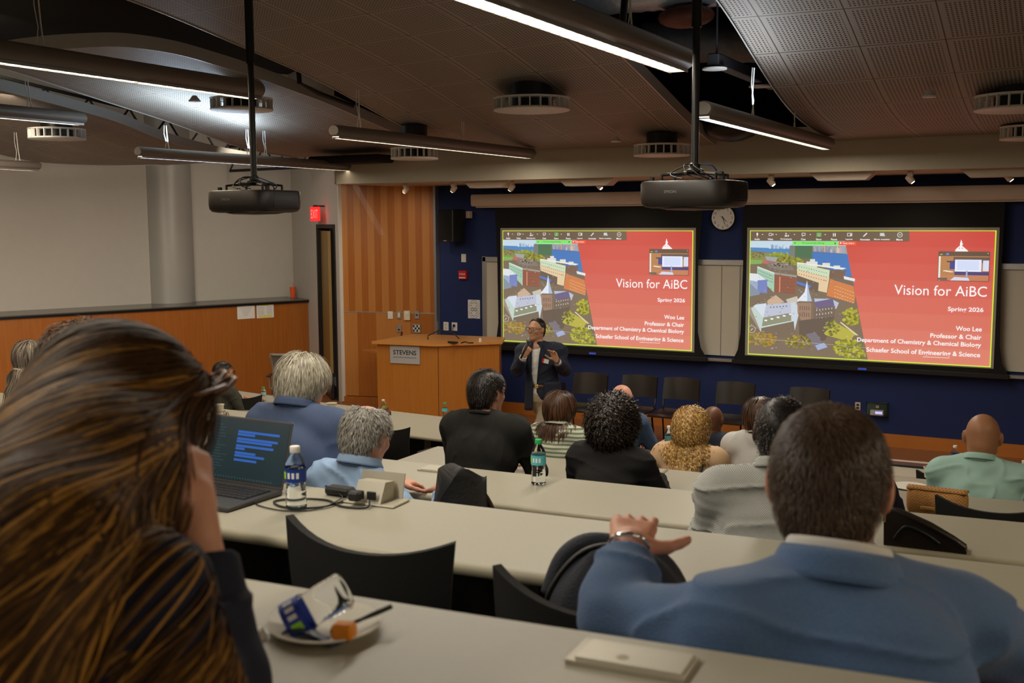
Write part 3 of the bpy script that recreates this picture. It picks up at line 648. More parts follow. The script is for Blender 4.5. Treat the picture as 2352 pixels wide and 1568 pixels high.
def slide(parent,x0,x1,z0,z1):
    sx=(x1-x0)/SLW; sz=(z1-z0)/SLH; dl=.010/NLAY
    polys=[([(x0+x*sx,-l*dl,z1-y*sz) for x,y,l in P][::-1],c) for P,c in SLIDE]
    mb=MB(); cw=lin((244,240,240))
    def T(s,xr,yc,w,h,anchor='r'):
        text_mb(mb,s,(x0+xr*sx,-.0105,z1-yc*sz),w*sx,h*sz,anchor=anchor,mtx=None,bold=.0 if h>60 else .018)
    T('Vision for AiBC',1836,470,672,80); T('Spring 2026',1818,616,254,44); T('Woo Lee',1812,762,186,36); T('Professor & Chair',1812,826,368,36)
    T('Department of Chemistry & Chemical Biology',1812,890,920,46); T('Schaefer School of Engineering & Science',1808,968,842,48)
    for s,x,w in (('Audio',60,46),('Video',172,46),('Participants',302,92),('Chat',442,38),('Share',566,44),('Pause',688,48),('Layout',806,54),('Annotate',928,76),('Show meeting',1058,120),('More',1190,46)):
        T(s,x,72,w,15,'c')
    tx=[([(p[0],p[1],p[2]) for p in [mb.v[i] for i in f]],cw) for f in mb.f]
    m2=MB(); text_mb(m2,'You are screen sharing',(x0+520*sx,-.0105,z1-104*sz),180*sx,18*sz); tx+=[([m2.v[i] for i in f],lin((20,80,40))) for f in m2.f]
    m3=MB(); text_mb(m3,'Stop share',(x0+802*sx,-.0105,z1-104*sz),86*sx,18*sz); tx+=[([m3.v[i] for i in f],cw) for f in m3.f]
    text_ul=[([(x0+1395*sx,-.0105,z1-1000*sz),(x0+1590*sx,-.0105,z1-1000*sz),(x0+1590*sx,-.0105,z1-997*sz),(x0+1395*sx,-.0105,z1-997*sz)],cw)]
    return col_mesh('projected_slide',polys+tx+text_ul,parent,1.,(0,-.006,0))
M_SCRW=mat('screen_white',(.36,.34,.31),.9,0,.02,3)
def screen(label,dx,blk,x0,x1,cx0,cx1):
    t=thing('projection_screen',label,'projection screen',(0,13.45,0),0,'pull-down projection screens')
    # black tensioned sheet with flared foot, 4 mm thick
    mb=MB(); L,Rr=blk; n=len(L); V=[];
    for (xl,z),(xr,_) in zip(L,Rr): V+=[(xl,0,z),(xr,0,z)]
    V2=[(x,.006,z) for x,_,z in V]; F=[(2*i+1,2*i,2*i+2,2*i+3)[::-1] for i in range(n-1)]
    F2=[tuple(2*n+j for j in f[::-1]) for f in F]; E=[]
    ring=[2*i for i in range(n)]+[2*i+1 for i in range(n-1,-1,-1)]
    for a,b in zip(ring,ring[1:]+ring[:1]): E.append((a,b,b+2*n,a+2*n))
    mb.add(V+V2,F+F2+E); mb.build('black_border',M_BLKF,t)
    MB().box((x0,-.004,1.035),(x1,-.001,2.64)).build('screen_surface',M_SCRW,t)
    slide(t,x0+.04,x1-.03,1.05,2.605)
    MB().box((L[-1][0]-.01,-.03,L[-1][1]-.05),(Rr[-1][0]+.01,.03,L[-1][1]+.01),.008).build('bottom_bar',M_BLK,t)
    MB().box(((x0+x1)/2-.05,-.032,L[-1][1]-.032),((x0+x1)/2+.05,-.03,L[-1][1]-.008)).build('badge',mat('blue_badge',(.05,.08,.5),emit=(60,90,220),estr=.3),t)
    cs=MB(); cs.prism([(-.09,2.945),(-.11,2.97),(-.11,3.085),(-.09,3.11),(.1,3.11),(.1,2.945)],cx0,cx1,'x'); cs.box((cx0+.04,-.04,2.925),(cx1-.04,.04,2.95)); cs.build('roller_case',M_CREAM,t,smooth='auto')
    return t
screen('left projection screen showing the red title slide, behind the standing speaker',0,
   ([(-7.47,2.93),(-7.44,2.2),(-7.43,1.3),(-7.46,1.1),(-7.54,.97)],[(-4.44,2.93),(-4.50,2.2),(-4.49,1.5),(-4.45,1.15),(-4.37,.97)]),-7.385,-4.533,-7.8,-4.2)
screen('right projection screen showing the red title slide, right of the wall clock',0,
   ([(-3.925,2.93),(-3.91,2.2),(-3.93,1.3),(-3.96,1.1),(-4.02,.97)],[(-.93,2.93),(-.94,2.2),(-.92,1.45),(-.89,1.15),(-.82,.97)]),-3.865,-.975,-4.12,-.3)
# ================================================================ WALL ITEMS
t=thing('wall_clock','round white wall clock between the two projection screens','clock',(-4.205,13.565,2.765))
q=Matrix.Rotation(PI/2,4,'X')
MB().lathe([(.155,0),(.165,.01),(.165,.035),(.155,.045),(.148,.036)],(0,0,0),40,mtx=q).build('rim',M_BLK,t,smooth='auto')
MB().lathe([(.15,.0),(.15,.037)],(0,0,0),40,mtx=q).build('dial',M_WHITE,t)
nm=MB()
for h in range(1,13):
    a=PI/2-h*PI/6; text_mb(nm,str(h),(.118*math.cos(a),-.039,.118*math.sin(a)),None,.032)
nm.build('numerals',M_BLK,t)
def hand(a,l,w):
    a=math.radians(90-a); d=Vector((math.cos(a),0,math.sin(a))); n=Vector((-math.sin(a),0,math.cos(a)))*w
    mb=MB(); P=[-d*.02+n,-d*.02-n,d*l-n*.4,d*l+n*.4]; mb.add([(p.x,-.042,p.z) for p in P]+[(p.x,-.044,p.z) for p in P],[(0,1,2,3),(7,6,5,4),(0,4,5,1),(1,5,6,2),(2,6,7,3),(3,7,4,0)]); mb.build('clock_hand',M_BLK,t)
hand(133,.075,.005); hand(162,.11,.004); hand(300,.05,.002)
# wall loudspeaker
def obox(c,hx,hy,hz,rz,bev=0.): 
    return MB().box((-hx,-hy,-hz),(hx,hy,hz),bev)
t=thing('wall_loudspeaker','black loudspeaker box on the blue wall beside the wood panel','loudspeaker',(-8.13,13.36,2.68),-.25)
MB().box((-.15,-.13,-.235),(.15,.13,.225),.012).build('cabinet',M_BLK,t)
MB().box((-.138,-.136,-.20),(.138,-.128,.215),.004).build('grille',M_BLKF,t)
MB().box((-.03,-.139,-.222),(.03,-.13,-.210)).build('badge',M_ALU,t)
MB().box((-.03,.1,.02),(.03,.27,.06)).build('bracket',M_BLK,t)
MB().box((.13,.15,.1),(.2,.22,.2),.004).build('mounting_plate',M_CREAM,t)
def plate(px0,py0,px1,py1,name,label,m,Y=13.6,th=.008,cat='wall plate',group=None):
    a=at(px0,py0,Y=Y-.01);b=at(px1,py1,Y=Y-.01); c=(a+b)/2; w=abs(b[0]-a[0])/2;h=abs(a[2]-b[2])/2
    t=thing(name,label,cat,(c[0],Y,c[2]),0,group); MB().box((-w,-th,-h),(w,0,h),.003).build('face_plate',m,t); return t,w,h
t,w,h=plate(1059,583,1070,602,'blank_wall_plate','blank cream plate high on the blue wall above the red alarm',M_WHITE)
t,w,h=plate(1056,621,1074,641,'fire_alarm','red fire alarm pull station on the blue wall','M'and M_RED,cat='fire alarm',th=.05)
mb=MB(); text_mb(mb,'FIRE',(0,-.052,.012),w*1.5,h*.45); mb.box((-w*.8,-.055,-h*.75),(w*.8,-.05,-h*.5)); mb.build('lettering',M_WHITE,t)
t,w,h=plate(1074,688,1102,732,'wall_notice','white notice with two round diagrams beside the whiteboard',M_PAPER,cat='notice',th=.003)
mb=MB()
for zc in (.38,-.42):
    R0=.075
    mb.tube([(R0*math.cos(2*PI*i/24),-.005,zc*h+R0*math.sin(2*PI*i/24)) for i in range(24)],.003,4,True)
    for a in range(8): mb.box((-.002+.045*math.cos(a*PI/4)-.01,-.005,zc*h+.045*math.sin(a*PI/4)-.006),(.045*math.cos(a*PI/4)+.012,-.004,zc*h+.045*math.sin(a*PI/4)+.008))
mb.build('printed_diagram',mat('grey_ink',(.3,.3,.3)),t)
t,w,h=plate(1018,739,1030,759,'wall_outlet','white socket plate on the blue wall near the panel edge',M_WHITE,cat='socket')
for z in (.25,-.25): MB().box((-.018,-.011,z*h*1.6-.014),(.018,-.008,z*h*1.6+.014),.003).build('socket',M_CREAM,t)
t,w,h=plate(1037,740,1050,760,'wall_outlet','white socket plate with a black plug and hanging cord',M_WHITE,cat='socket')
MB().box((-.015,-.035,-.0),(.015,-.008,.035),.004).build('plug',M_BLK,t)
MB().tube([(-.01,-.03,.0),(-.02,-.04,-.15),(-.035,-.04,-.32),(-.05,-.12,-.5)],.005,6).build('cord',M_BLKRUB,t)
for px0,py0,px1,py1,l in ((1289,878,1299,896,'black socket plate low on the blue wall right of the speaker'),(1964,923,1976,943,'cream socket plate low on the wall left of the clear box')):
    t,w,h=plate(px0,py0,px1,py1,'wall_outlet',l,M_BLK if px0<1500 else M_CREAM,cat='socket')
    for z in (.35,-.35): MB().box((-.016,-.011,z*h-.012),(.016,-.008,z*h+.012),.003).build('socket',M_BLK if px0>1500 else M_BLKG,t)
t,w,h=plate(1992,922,2040,957,'thermostat_box','clear guard box with a small lit device on the blue wall','x'and mat('grey_green_board',(.06,.10,.07),.5),cat='device box')
gl=MB(); gl.box((-w,-.085,-h),(w,-.08,h),.002); gl.box((-w,-.08,h-.005),(w,0,h)); gl.box((-w,-.08,-h),(w,0,-h+.005)); gl.box((-w,-.08,-h),(-w+.005,0,h)); gl.box((w-.005,-.08,-h),(w,0,h)); gl.build('clear_cover',M_CLEAR,t)
MB().box((-w*.65,-.06,-h*.85),(w*.6,-.01,-.005),.006).build('device_body',M_WHITE,t)
MB().box((-.02,-.062,-h*.6),(w*.5,-.06,-h*.25)).build('display',mat('lit_display',(.5,.5,.9),emit=(190,190,255),estr=1.),t)
MB().box((-.02,-.04,h*.2),(.02,-.01,h*.6),.003).build('socket',M_CREAM,t)
# switches on the wood panel
ang=math.atan2(PD[1],PD[0])
def pplate(px,py,w,h,name,label,m,th=.012,cat='wall plate'):
    # on the angled panel
    r=_fw+_R*(px-1176)/FPX-_U*(py-784)/FPX; A=np.array([[r[0],-PD[0]],[r[1],-PD[1]]]); s=np.linalg.solve(A,PA+PN*.004)
    p=_C+r*s[0]; t=thing(name,label,cat,p,ang,'switch plates on the wood panel'); MB().box((-w/2,-th,-h/2),(w/2,0,h/2),.003).build('face_plate',m,t); return t
t=pplate(897,723.5,.082,.115,'wall_switch','white switch plate, leftmost of the upper row on the wood panel',M_WHITE)
MB().box((-.03,-.016,-.04),(.03,-.012,.04),.002).build('rocker',M_WHITE,t)
t=pplate(917,723,.07,.115,'wall_switch','narrow steel switch plate, second of the upper row',M_ALU); MB().box((-.015,-.018,-.035),(.015,-.012,.035),.002).build('rocker',M_WHITE,t)
t=pplate(936,724,.095,.14,'thermostat','cream thermostat in the upper row on the wood panel',mat('cream_plastic',(.7,.63,.45)),.03,'thermostat'); MB().lathe([(.022,0),(.018,.004)],(0,0,0),16,mtx=Matrix.Translation((0,-.03,.03))@Matrix.Rotation(PI/2,4,'X')).build('dial',M_WHITE,t)
t=pplate(958,723,.07,.115,'wall_switch','steel switch plate, rightmost of the upper row',M_ALU); MB().box((-.012,-.016,-.012),(.012,-.012,.012)).build('button',M_BLK,t)
t=pplate(917,754,.07,.115,'wall_switch','steel switch plate in the lower row by itself at the left',M_ALU); MB().box((-.012,-.016,-.03),(.012,-.012,-.005)).build('button',M_BLK,t)
t=pplate(957.5,754,.13,.135,'control_keypad','square steel keypad with rows of buttons on the wood panel',M_ALU,.02)
for i in range(4):
    for j in range(3): MB().box((-.05+i*.027,-.025,-.045+j*.034),(-.05+i*.027+.02,-.02,-.045+j*.034+.024)).build('button',M_WHITE if (i+j)%2 else M_BLK,t)
# EXIT sign on the door wall, papers, cup
ae=math.atan2(DDir[1],DDir[0])+PI
c=dw(.62)+nD*.16; 
t=thing('exit_sign','glowing red exit sign above the tall dark door','exit sign',(c[0],c[1],2.86),math.radians(152)+PI)
MB().box((-.17,-.012,-.11),(.17,.012,.11),.004).build('panel',mat('red_glow_panel',(.5,.02,.02),.4,emit=(255,40,40),estr=.9),t)
for s in (-1,1):
    mb=MB(); text_mb(mb,'EXIT',(0,s*.0135,0),.26,.13,mtx=Matrix.Rotation(0 if s<0 else PI,4,'Z')); mb.build('lettering',mat('red_glow_letters',(.9,.2,.2),emit=(255,120,110),estr=1.2),t)
MB().box((-.03,-.02,.11),(.03,.02,.135)).build('mount',M_BLK,t)
MB().cyl((.0,0,.12),(.05,.14,.12),.012).build('arm',M_BLK,t)
al=math.atan2(LD[1],LD[0])
def onleft(px,py,off=.004):
    r=_fw+_R*(px-1176)/FPX-_U*(py-784)/FPX; A=np.array([[r[0],-LD[0]],[r[1],-LD[1]]]); s=np.linalg.solve(A,L0+LN*off); return _C+r*s[0]
for (px,py,l,yel) in ((565,716,'plain white sheet with a faint drawing pinned on the left wood wall',0),(609,714,'white sheet with yellow highlighted lines pinned on the left wood wall',1)):
    p=onleft(px,py); t=thing('pinned_paper',l,'paper',p,al,'papers pinned on the wood wall')
    MB().box((-.27,-.003,-.10),(.27,-.001,.10)).build('sheet',M_PAPER,t) if 0 else MB().box((-.15,-.003,-.11),(.15,-.001,.11)).build('sheet',M_PAPER,t)
    mb=MB()
    if yel:
        y2=MB(); y2.box((-.07,-.0045,.085),(.07,-.003,.105)); y2.box((-.12,-.0045,-.095),(.12,-.003,-.07)); y2.build('highlight',mat('yellow_ink',(.8,.7,.05)),t)
        for i in range(6): mb.box((-.13,-.0045,.06-i*.022),(-.02,-.003,.064-i*.022)); mb.box((.03,-.0045,.06-i*.022),(.12,-.003,.064-i*.022))
    else:
        for i in range(7): mb.box((-.10+i*.01,-.0045,.06-i*.02),(.10-.012*i,-.003,.063-i*.02))
    mb.build('printing',mat('grey_ink',(.3,.3,.3)),t)
p=at(673,683,Z=LT+.035); p=p+np.array([0,0,0])
t=thing('paper_cup','orange tumbler with a straw standing on the end of the black ledge','cup',(p[0],p[1],LT+.036))
MB().lathe([(.036,0),(.05,.16),(.054,.16),(.054,.175),(.0,.176)],n=20).build('cup_body',M_ORANGE,t,smooth='auto'); MB().cyl((.01,0,.17),(.0,.0,.25),.005).build('straw',M_ORANGE,t)
t=thing('glass_jar','small clear glass standing beside the orange tumbler on the ledge','glass',(p[0]+.16,p[1]+.14,LT+.036)); MB().lathe([(.03,0),(.035,.07),(.02,.1),(.02,.11)],n=16).build('glass_body',M_CLEAR,t,smooth=True)
# ================================================================ LECTERN
t=thing('lectern','honey oak lectern with a grey name sign, standing before the slatted panel','lectern',(0,0,0))
fa=np.array([-8.26,11.66]);fb=np.array([-7.38,11.76]); fc=np.array([-6.80,12.33]); fd=np.array([-7.0,12.75]); fe=np.array([-8.3,12.6])
zt=1.15
MB().prism([tuple(fa),tuple(fb),tuple(fc),tuple(fd),tuple(fe)],0.0,zt).build('body',M_LECT,t)
ov=[(-8.30,11.60),(-7.37,11.71),(-6.75,12.32),(-6.97,12.8),(-8.34,12.65)]
MB().prism(ov,zt,zt+.035).build('top',mat('orange_top_veneer',(.60,.26,.06),.35,0,.1,8),t)
MB().cyl((fb[0],fb[1]-.002,0.02),(fb[0],fb[1]-.002,zt-.01),.003,n=6).build('edge_joint',M_BLK,t)
fdn=(fb-fa)/np.linalg.norm(fb-fa); fn=np.array([fdn[1],-fdn[0]]); la=math.atan2(fdn[1],fdn[0])
sc_=(fa+fb)/2-fdn*.03
sg=MB().box((-.215,-.012,-.115),(.215,0,.115)).build('name_sign',mat('grey_sign_panel',(.42,.42,.42),.5,0,.03,5),t); sg.location=(sc_[0]+fn[0]*.004,sc_[1]+fn[1]*.004,1.02); sg.rotation_euler=(0,0,la)
mb=MB(); text_mb(mb,'STEVENS',(0,-.0135,.03),.335,.06,bold=.015); text_mb(mb,'INSTITUTE OF TECHNOLOGY',(0,-.0135,-.035),.335,.016); mb.build('lettering',mat('dark_green_ink',(.01,.03,.03)),sg)
# things on the lectern
g=MB(); P0=np.array([-7.75,12.1,zt+.036]); g.tube([P0,P0+(.0,0,.05),P0+(.12,.1,.12),P0+(.3,.12,.10),P0+(.42,.1,.02)],.008,8); tag(g.build('gooseneck_microphone',M_BLK,smooth=True),'bent black gooseneck microphone on the lectern top','microphone')
tag(MB().box((-7.28,11.82,zt+.036),(-7.14,11.87,zt+.062),.008).build('remote_control',M_BLK),'small black remote lying on the lectern front edge','remote')
tag(MB().tube([(-7.1,11.86,zt+.045),(-7.05,11.88,zt+.06),(-7.0,11.91,zt+.045),(-6.97,11.95,zt+.045)],.010,6).build('cable_end',M_BLK),'short black cable end beside the remote on the lectern','cable')
MBc=MB().lathe([(.02,0),(.018,.04),(.01,.05)],(-6.97,12.13,zt+.036),12); tag(MBc.build('white_bottle_cap',M_WHITE),'small white cap on the right side of the lectern top','cap')
# side shelf on the panel with a framed picture
t=thing('folding_side_table','small wooden wall shelf on a black bracket left of the lectern','shelf',(-8.75,12.85,.0))
MB().prism([(-.65,.05),(.3,-.35),(.45,.3),(-.1,.55)],.86,.885).build('shelf_board',M_WOODL,t); mb=MB(); mb.cyl((-.3,.0,.84),(.25,.0,.84),.012); mb.cyl((-.1,.0,.84),(.3,.25,.5),.012); mb.cyl((-.32,0,.84),(-.32,0,.87),.012); mb.build('bracket',M_BLK,t)
t=thing('tablet_stand','dark easel frame with a small clear bottle shape leaning on the shelf','stand',(-8.62,12.78,.886))
mb=MB(); mb.cyl((-.06,0,0.012),(.0,0,.3),.012); mb.cyl((-.06,0,.012),(.07,0,.03),.012); mb.cyl((-.06,0,.012),(-.02,.12,.012),.010); mb.build('frame',mat('maroon_frame',(.10,.02,.02)),t); MB().lathe([(.04,0.03),(.04,.2),(.015,.25)],(.05,.02,0),14).build('bottle',M_CLEAR,t,smooth=True)
# ================================================================ TABLES
def table(k,x0,x1,label,depth=.52,legs=True,d2=None):
    z=ZT[k]; n=max(4,int((x1-x0)/.25)); xs=[x0+(x1-x0)*i/n for i in range(n+1)]
    f=(lambda x:yrow(k,x)) if k<6 else (lambda x:9.345+(.018 if x<-4 else .009)*(x+4.0)**2)
    cx=(x0+x1)/2; t=thing('long_table',label,'table',(cx,f(cx)-depth/2,z-.74),0,'long grey laminate tables in tiers')
    cy=f(cx)-depth/2
    top=[(x-cx,f(x)-cy) for x in xs]+[(x-cx,f(x)-depth-cy) for x in xs[::-1]]
    MB().prism(top,.708,.74).build('tabletop',M_LAM,t)
    eb=MB(); eb.tube([(x-cx,f(x)-depth-cy,.722) for x in xs],.0185,8); eb.build('front_edge_band',M_LAMEDGE,t,smooth=True)
    pn=[(x-cx,f(x)-.05-cy) for x in xs]+[(x-cx,f(x)-.07-cy) for x in xs[::-1]]
    MB().prism(pn,.25,.708).build('modesty_panel',M_BLK,t)
    q=max(2,int((x1-x0)/1.6)+1)
    for i in range(q):
        x=x0+.12+(x1-x0-.24)*i/(q-1); y=f(x)-cy
        l=MB(); l.box((x-cx-.02,y-.30,.03),(x-cx+.02,y-.24,.708)); l.box((x-cx-.025,y-.48,.0),(x-cx+.025,y-.06,.035),.005); l.box((x-cx-.02,y-.46,.68),(x-cx+.02,y-.1,.708)); l.build('leg',M_LAMEDGE,t)
    return t
table(1,-3.4,3.2,'nearest grey table, carrying the paper plate and a closed socket hatch')
table(2,-4.6,3.4,'second grey table from the camera, with the open laptop and blue-label bottle')
table(3,-5.9,3.6,'third grey table, with the teal-label bottle, in front of the curly-haired person')
table(4,-3.70,3.8,'fourth grey table, its left end stopping at the aisle, carrying the woven clutch')
table(4,-8.6,-5.1,'short grey table at the far left in front of the grey-haired woman')
table(5,-3.9,4.0,'fifth grey table, where the blonde woman sits')
table(5,-9.6,-5.45,'left grey table behind the navy polo man, with berry-label bottles and glasses')
table(6,-9.6,-3.95,'front-row grey table at the left, with two small bottles',.93)
table(6,-3.42,3.6,'front-row grey table at the right, before the stage chairs',.6)
# socket hatches
def hatch(k,px,py,label,w=.17,d=.085,rz=.07):
    p=at(px,py,Z=ZT[k]); t=thing('socket_hatch',label,'socket hatch',(p[0],p[1],ZT[k]+.0005),rz,'closed socket hatches in the tables')
    mb=MB(); mb.prism([(-w/2,-d/2),(w/2,-d/2),(w/2,d/2),(-w/2,d/2)],0,.006); mb.build('frame',mat('champagne_anodised',(.46,.43,.34),.4,.35,.03,20),t)
    MB().box((-w/2+.012,-d/2+.006,.004),(w/2-.004,d/2-.004,.0095),.002).build('lid',mat('champagne_lid',(.50,.47,.38),.38,.35,.03,20),t)
    MB().lathe([(.010,.009),(.009,.0098)],(-.01,-.012,0),16).build('finger_dimple',M_LAMEDGE,t)
    return t
hatch(1,1452,1520,'closed champagne socket hatch on the nearest table'); hatch(3,1018,1080,'closed socket hatch on the third table behind the black sweater',.22,.11); hatch(4,1490,1081,'closed socket hatch on the fourth table near the blonde woman',.20,.1)
hatch(5,1690,1052,'closed hatch on the fifth table right of the blonde woman',.2,.09) if 0 else None
# open hatch on table 2
p=at(862,1152,Z=ZT[2]); t=thing('open_socket_box','popped-up socket box with a black plug in it, beside the blue-label bottle','socket box',(p[0],p[1],ZT[2]+.001),.07)
MB().box((-.10,-.055,0),(.10,.05,.006),.002).build('frame',mat('champagne_anodised',(.46,.43,.34)),t)
MB().prism([(-.045,.005),(.04,.005),(.045,.062),(-.01,.068)],-.055,.045,'x').build('socket_block',mat('champagne_lid',(.50,.47,.38)),t)
b=MB(); b.box((-.065,-.04,-.0),(.072,-.034,.006)); 
l2=MB().slab(lambda u,v:(-.085+.16*u,.045+.02*v,.006+.078*v),2,2,.004); l2.build('raised_lid',mat('champagne_lid',(.50,.47,.38)),t)
so=MB(); so.box((-.045,-.052,.018),(-.012,-.044,.045),.002); so.box((0,-.052,.018),(.032,-.044,.045),.002); so.build('socket',M_BLK,t)
MB().box((-.052,-.085,.016),(-.012,-.05,.046),.006).build('plug',M_BLKRUB,t)
bp=np.array([p[0],p[1],ZT[2]])
ca=[bp+(.02,-.06,.02),bp+(.03,-.09,.006),bp+(-.05,-.11,.005),bp+(-.14,-.07,.005),bp+(-.24,-.10,.005),bp+(-.28,-.16,.005),bp+(-.2,-.2,.005),bp+(-.1,-.15,.006),bp+(-.09,-.03,.006),bp+(-.15,.02,.012),bp+(-.2,.0,.03)]
def smoothpath(P,n=6):
    P=[np.array(q,float) for q in P]; out=[]
    for i in range(len(P)-1):
        a=P[max(i-1,0)];b=P[i];c=P[i+1];d=P[min(i+2,len(P)-1)]
        for j in range(n):
            s=j/n; out.append(.5*((2*b)+(-a+c)*s+(2*a-5*b+4*c-d)*s*s+(-a+3*b-3*c+d)*s**3))
    return out+[P[-1]]
tag(MB().tube(smoothpath(ca),.0035,8).build('power_cable',M_BLKRUB,smooth=True),'black laptop power cable looping around the bottle on the second table','cable')
cb2=[bp+(-.34,-.17,.004),bp+(-.30,-.215,.004),bp+(-.18,-.23,.004),bp+(-.10,-.17,.004),bp+(-.085,-.08,.014),bp+(-.12,-.02,.012),bp+(-.22,.03,.02)]
tag(MB().tube(smoothpath(cb2),.0022,8).build('charging_cord',M_BLKRUB,smooth=True),'thinner black cord running from the laptop in a wide loop','cable')
tag(MB().box((bp[0]-.20,bp[1]-.01,ZT[2]+.001),(bp[0]-.10,bp[1]+.04,ZT[2]+.03),.008).build('charger_brick',M_BLKRUB),'black charger brick behind the blue-label bottle','charger')
# ================================================================ BOTTLES
def bottle(label,loc,H=.195,r=.031,cap=M_WHITE,lab=(20,60,150),lab2=None,fill=.75,rz=0,mtx=None,crush=0.):
    t=thing('water_bottle',label,'bottle',loc,rz,'plastic water bottles')
    s=H/.195
    prof=[(.024,0),(r,.006)]
    z=.012
    while z<.062: prof+=[(r,z),(r*.94,z+.005)]; z+=.010
    prof+=[(r*.9,.075),(r*.97,.085),(r,.09),(r,.128),(r*.98,.135),(r*.82,.152),(r*.5,.168),(.0125,.175),(.0125,.181)]
    prof=[(a,b*s) for a,b in prof]
    X=(lambda mb:(mb.xf(mtx) if mtx is not None else mb))
    X(MB().lathe(prof,n=24,cap=False)).build('bottle_body',M_CLEAR,t,smooth=True)
    if fill>0:
        wp=[(max(.001,a-.0015),b) for a,b in prof if b<fill*H]; wp=[(.001,.002)]+wp+[(.001,wp[-1][1]+.0005)]
        X(MB().lathe(wp,n=20)).build('water',M_WATER,t,smooth=True)
    lp=[(r+.0006,.088*s),(r+.0008,.129*s)]
    lm=mat('label_%d_%d_%d'%lab,lab,.45,0,.25,40,rgb2=lab2)
    X(MB().lathe(lp,n=24,cap=False)).build('label',lm,t,smooth=True)
    if lab[2]>140 and lab[0]<60:
        q=MB()
        for i in range(5):
            a=math.radians(200+i*18); rr=r+.0014
        q.grid(lambda u,v:((r+.0015)*math.cos(math.radians(212+26*u)),(r+.0015)*math.sin(math.radians(212+26*u)),(.098+.022*v)*s),6,1); X(q).build('label_emblem',mat('lime_dot',(.35,.75,.05)),t)
        q=MB(); 
        for k2 in range(3): q.grid(lambda u,v,k2=k2:((r+.0015)*math.cos(math.radians(250+k2*24+14*u)),(r+.0015)*math.sin(math.radians(250+k2*24+14*u)),(.100+.018*v)*s),4,1)
        X(q).build('label_lettering',mat('white_ink',(.8,.85,.95)),t)
    X(MB().lathe([(.0155,.176*s),(.016,.177*s),(.016,.193*s),(.0145,.195*s)],n=20)).build('cap',cap,t,smooth='auto')
    return t
p=at(681,1168,Z=ZT[2]); bottle('water bottle with white cap and blue label standing beside the laptop',p,.20,.033,rz=.25,fill=.68)
p=at(1237,1112,Z=ZT[3]); bottle('water bottle with green cap and teal label on the third table',p,.205,.033,M_GREEN,(40,170,190),(120,210,220),.7)
p=at(881,952,Z=ZT[6]); bottle('small water bottle with white cap and green label near the lectern',p,.16,.03,M_WHITE,(60,110,50),(190,180,60),.4)
p=at(1022,960,Z=ZT[6]); bottle('small water bottle with green cap left of the black sweater man',p,.16,.028,M_GREEN,(60,170,180),(120,200,210),.5)
p=at(606,921,Z=ZT[6]); bottle('water bottle with green cap beside the curved black chair back at the left',p,.16,.028,M_GREEN,(150,190,200),None,.5)
p=at(1536,1040,Z=ZT[5]); bottle('water bottle with white cap and dark teal label left of the blonde woman',p,.205,.032,M_WHITE,(30,80,90),(120,170,170),.75)
p=at(463,974,Z=ZT[5]); bottle('berry-label bottle with white cap, nearer of the pair by the laptop corner',p,.205,.033,M_WHITE,(190,40,60),(120,170,210),.6)
p=at(485,956,Z=ZT[5]); bottle('berry-label bottle with white cap, farther of the pair beside the paper cup',p,.205,.033,M_WHITE,(170,30,60),(120,170,210),.6)
p=at(2350,1130,Z=ZT[5]); bottle('water bottle at the right edge beside the mint shirt',p,.205,.032,M_WHITE,(30,40,110),(90,110,190),.7)
p=at(2192,1076,Z=ZT[6]); bottle('water bottle of which only the white cap shows above the mint shoulder',p,.19,.032,M_WHITE,(30,40,110),None,.7)
# cups, plates, small things
def cup(label,p,H=.095,r0=.028,r1=.04):
    t=thing('paper_cup',label,'cup',p,0,'white paper cups'); MB().lathe([(r0,0),(r1,H),(r1+.003,H),(r1+.003,H-.004),(r1-.002,H-.004),(r0-.002,.004),(.001,.004)],n=20,cap=False).build('cup_body',mat('cream_paper',(.72,.67,.55),.8),t,smooth='auto')
cup('cream paper cup beside the berry-label bottles on the left table',at(505,952,Z=ZT[5]))
cup('white paper cup held up by the man in the dark suit',at(762,950,D=8.35),.085)
cup('white paper cup in front of the grey-haired woman at the far left',at(40,925,Z=ZT[4]+.03))
cup('paper cup half hidden beside the mint shirt sleeve',at(2136,1096,Z=ZT[5]),.07,.035,.042)
def plate_(label,p,r=.085):
    return tag(MB().lathe([(r*.62,0),(r*.7,.002),(r,.012),(r*1.02,.0125),(r*1.02,.015),(r*.98,.015),(r*.68,.006),(.001,.005)],p,40).build('paper_plate',mat('cream_paper_plate',(.76,.73,.63),.7),smooth='auto'),label,'plate',group='paper plates')
plate_('white paper plate behind the woven clutch',at(2090,1120,Z=ZT[5]),.11)
plate_('white paper plate corner left of the blonde woman',at(1534,1046,Z=ZT[5]),.07)
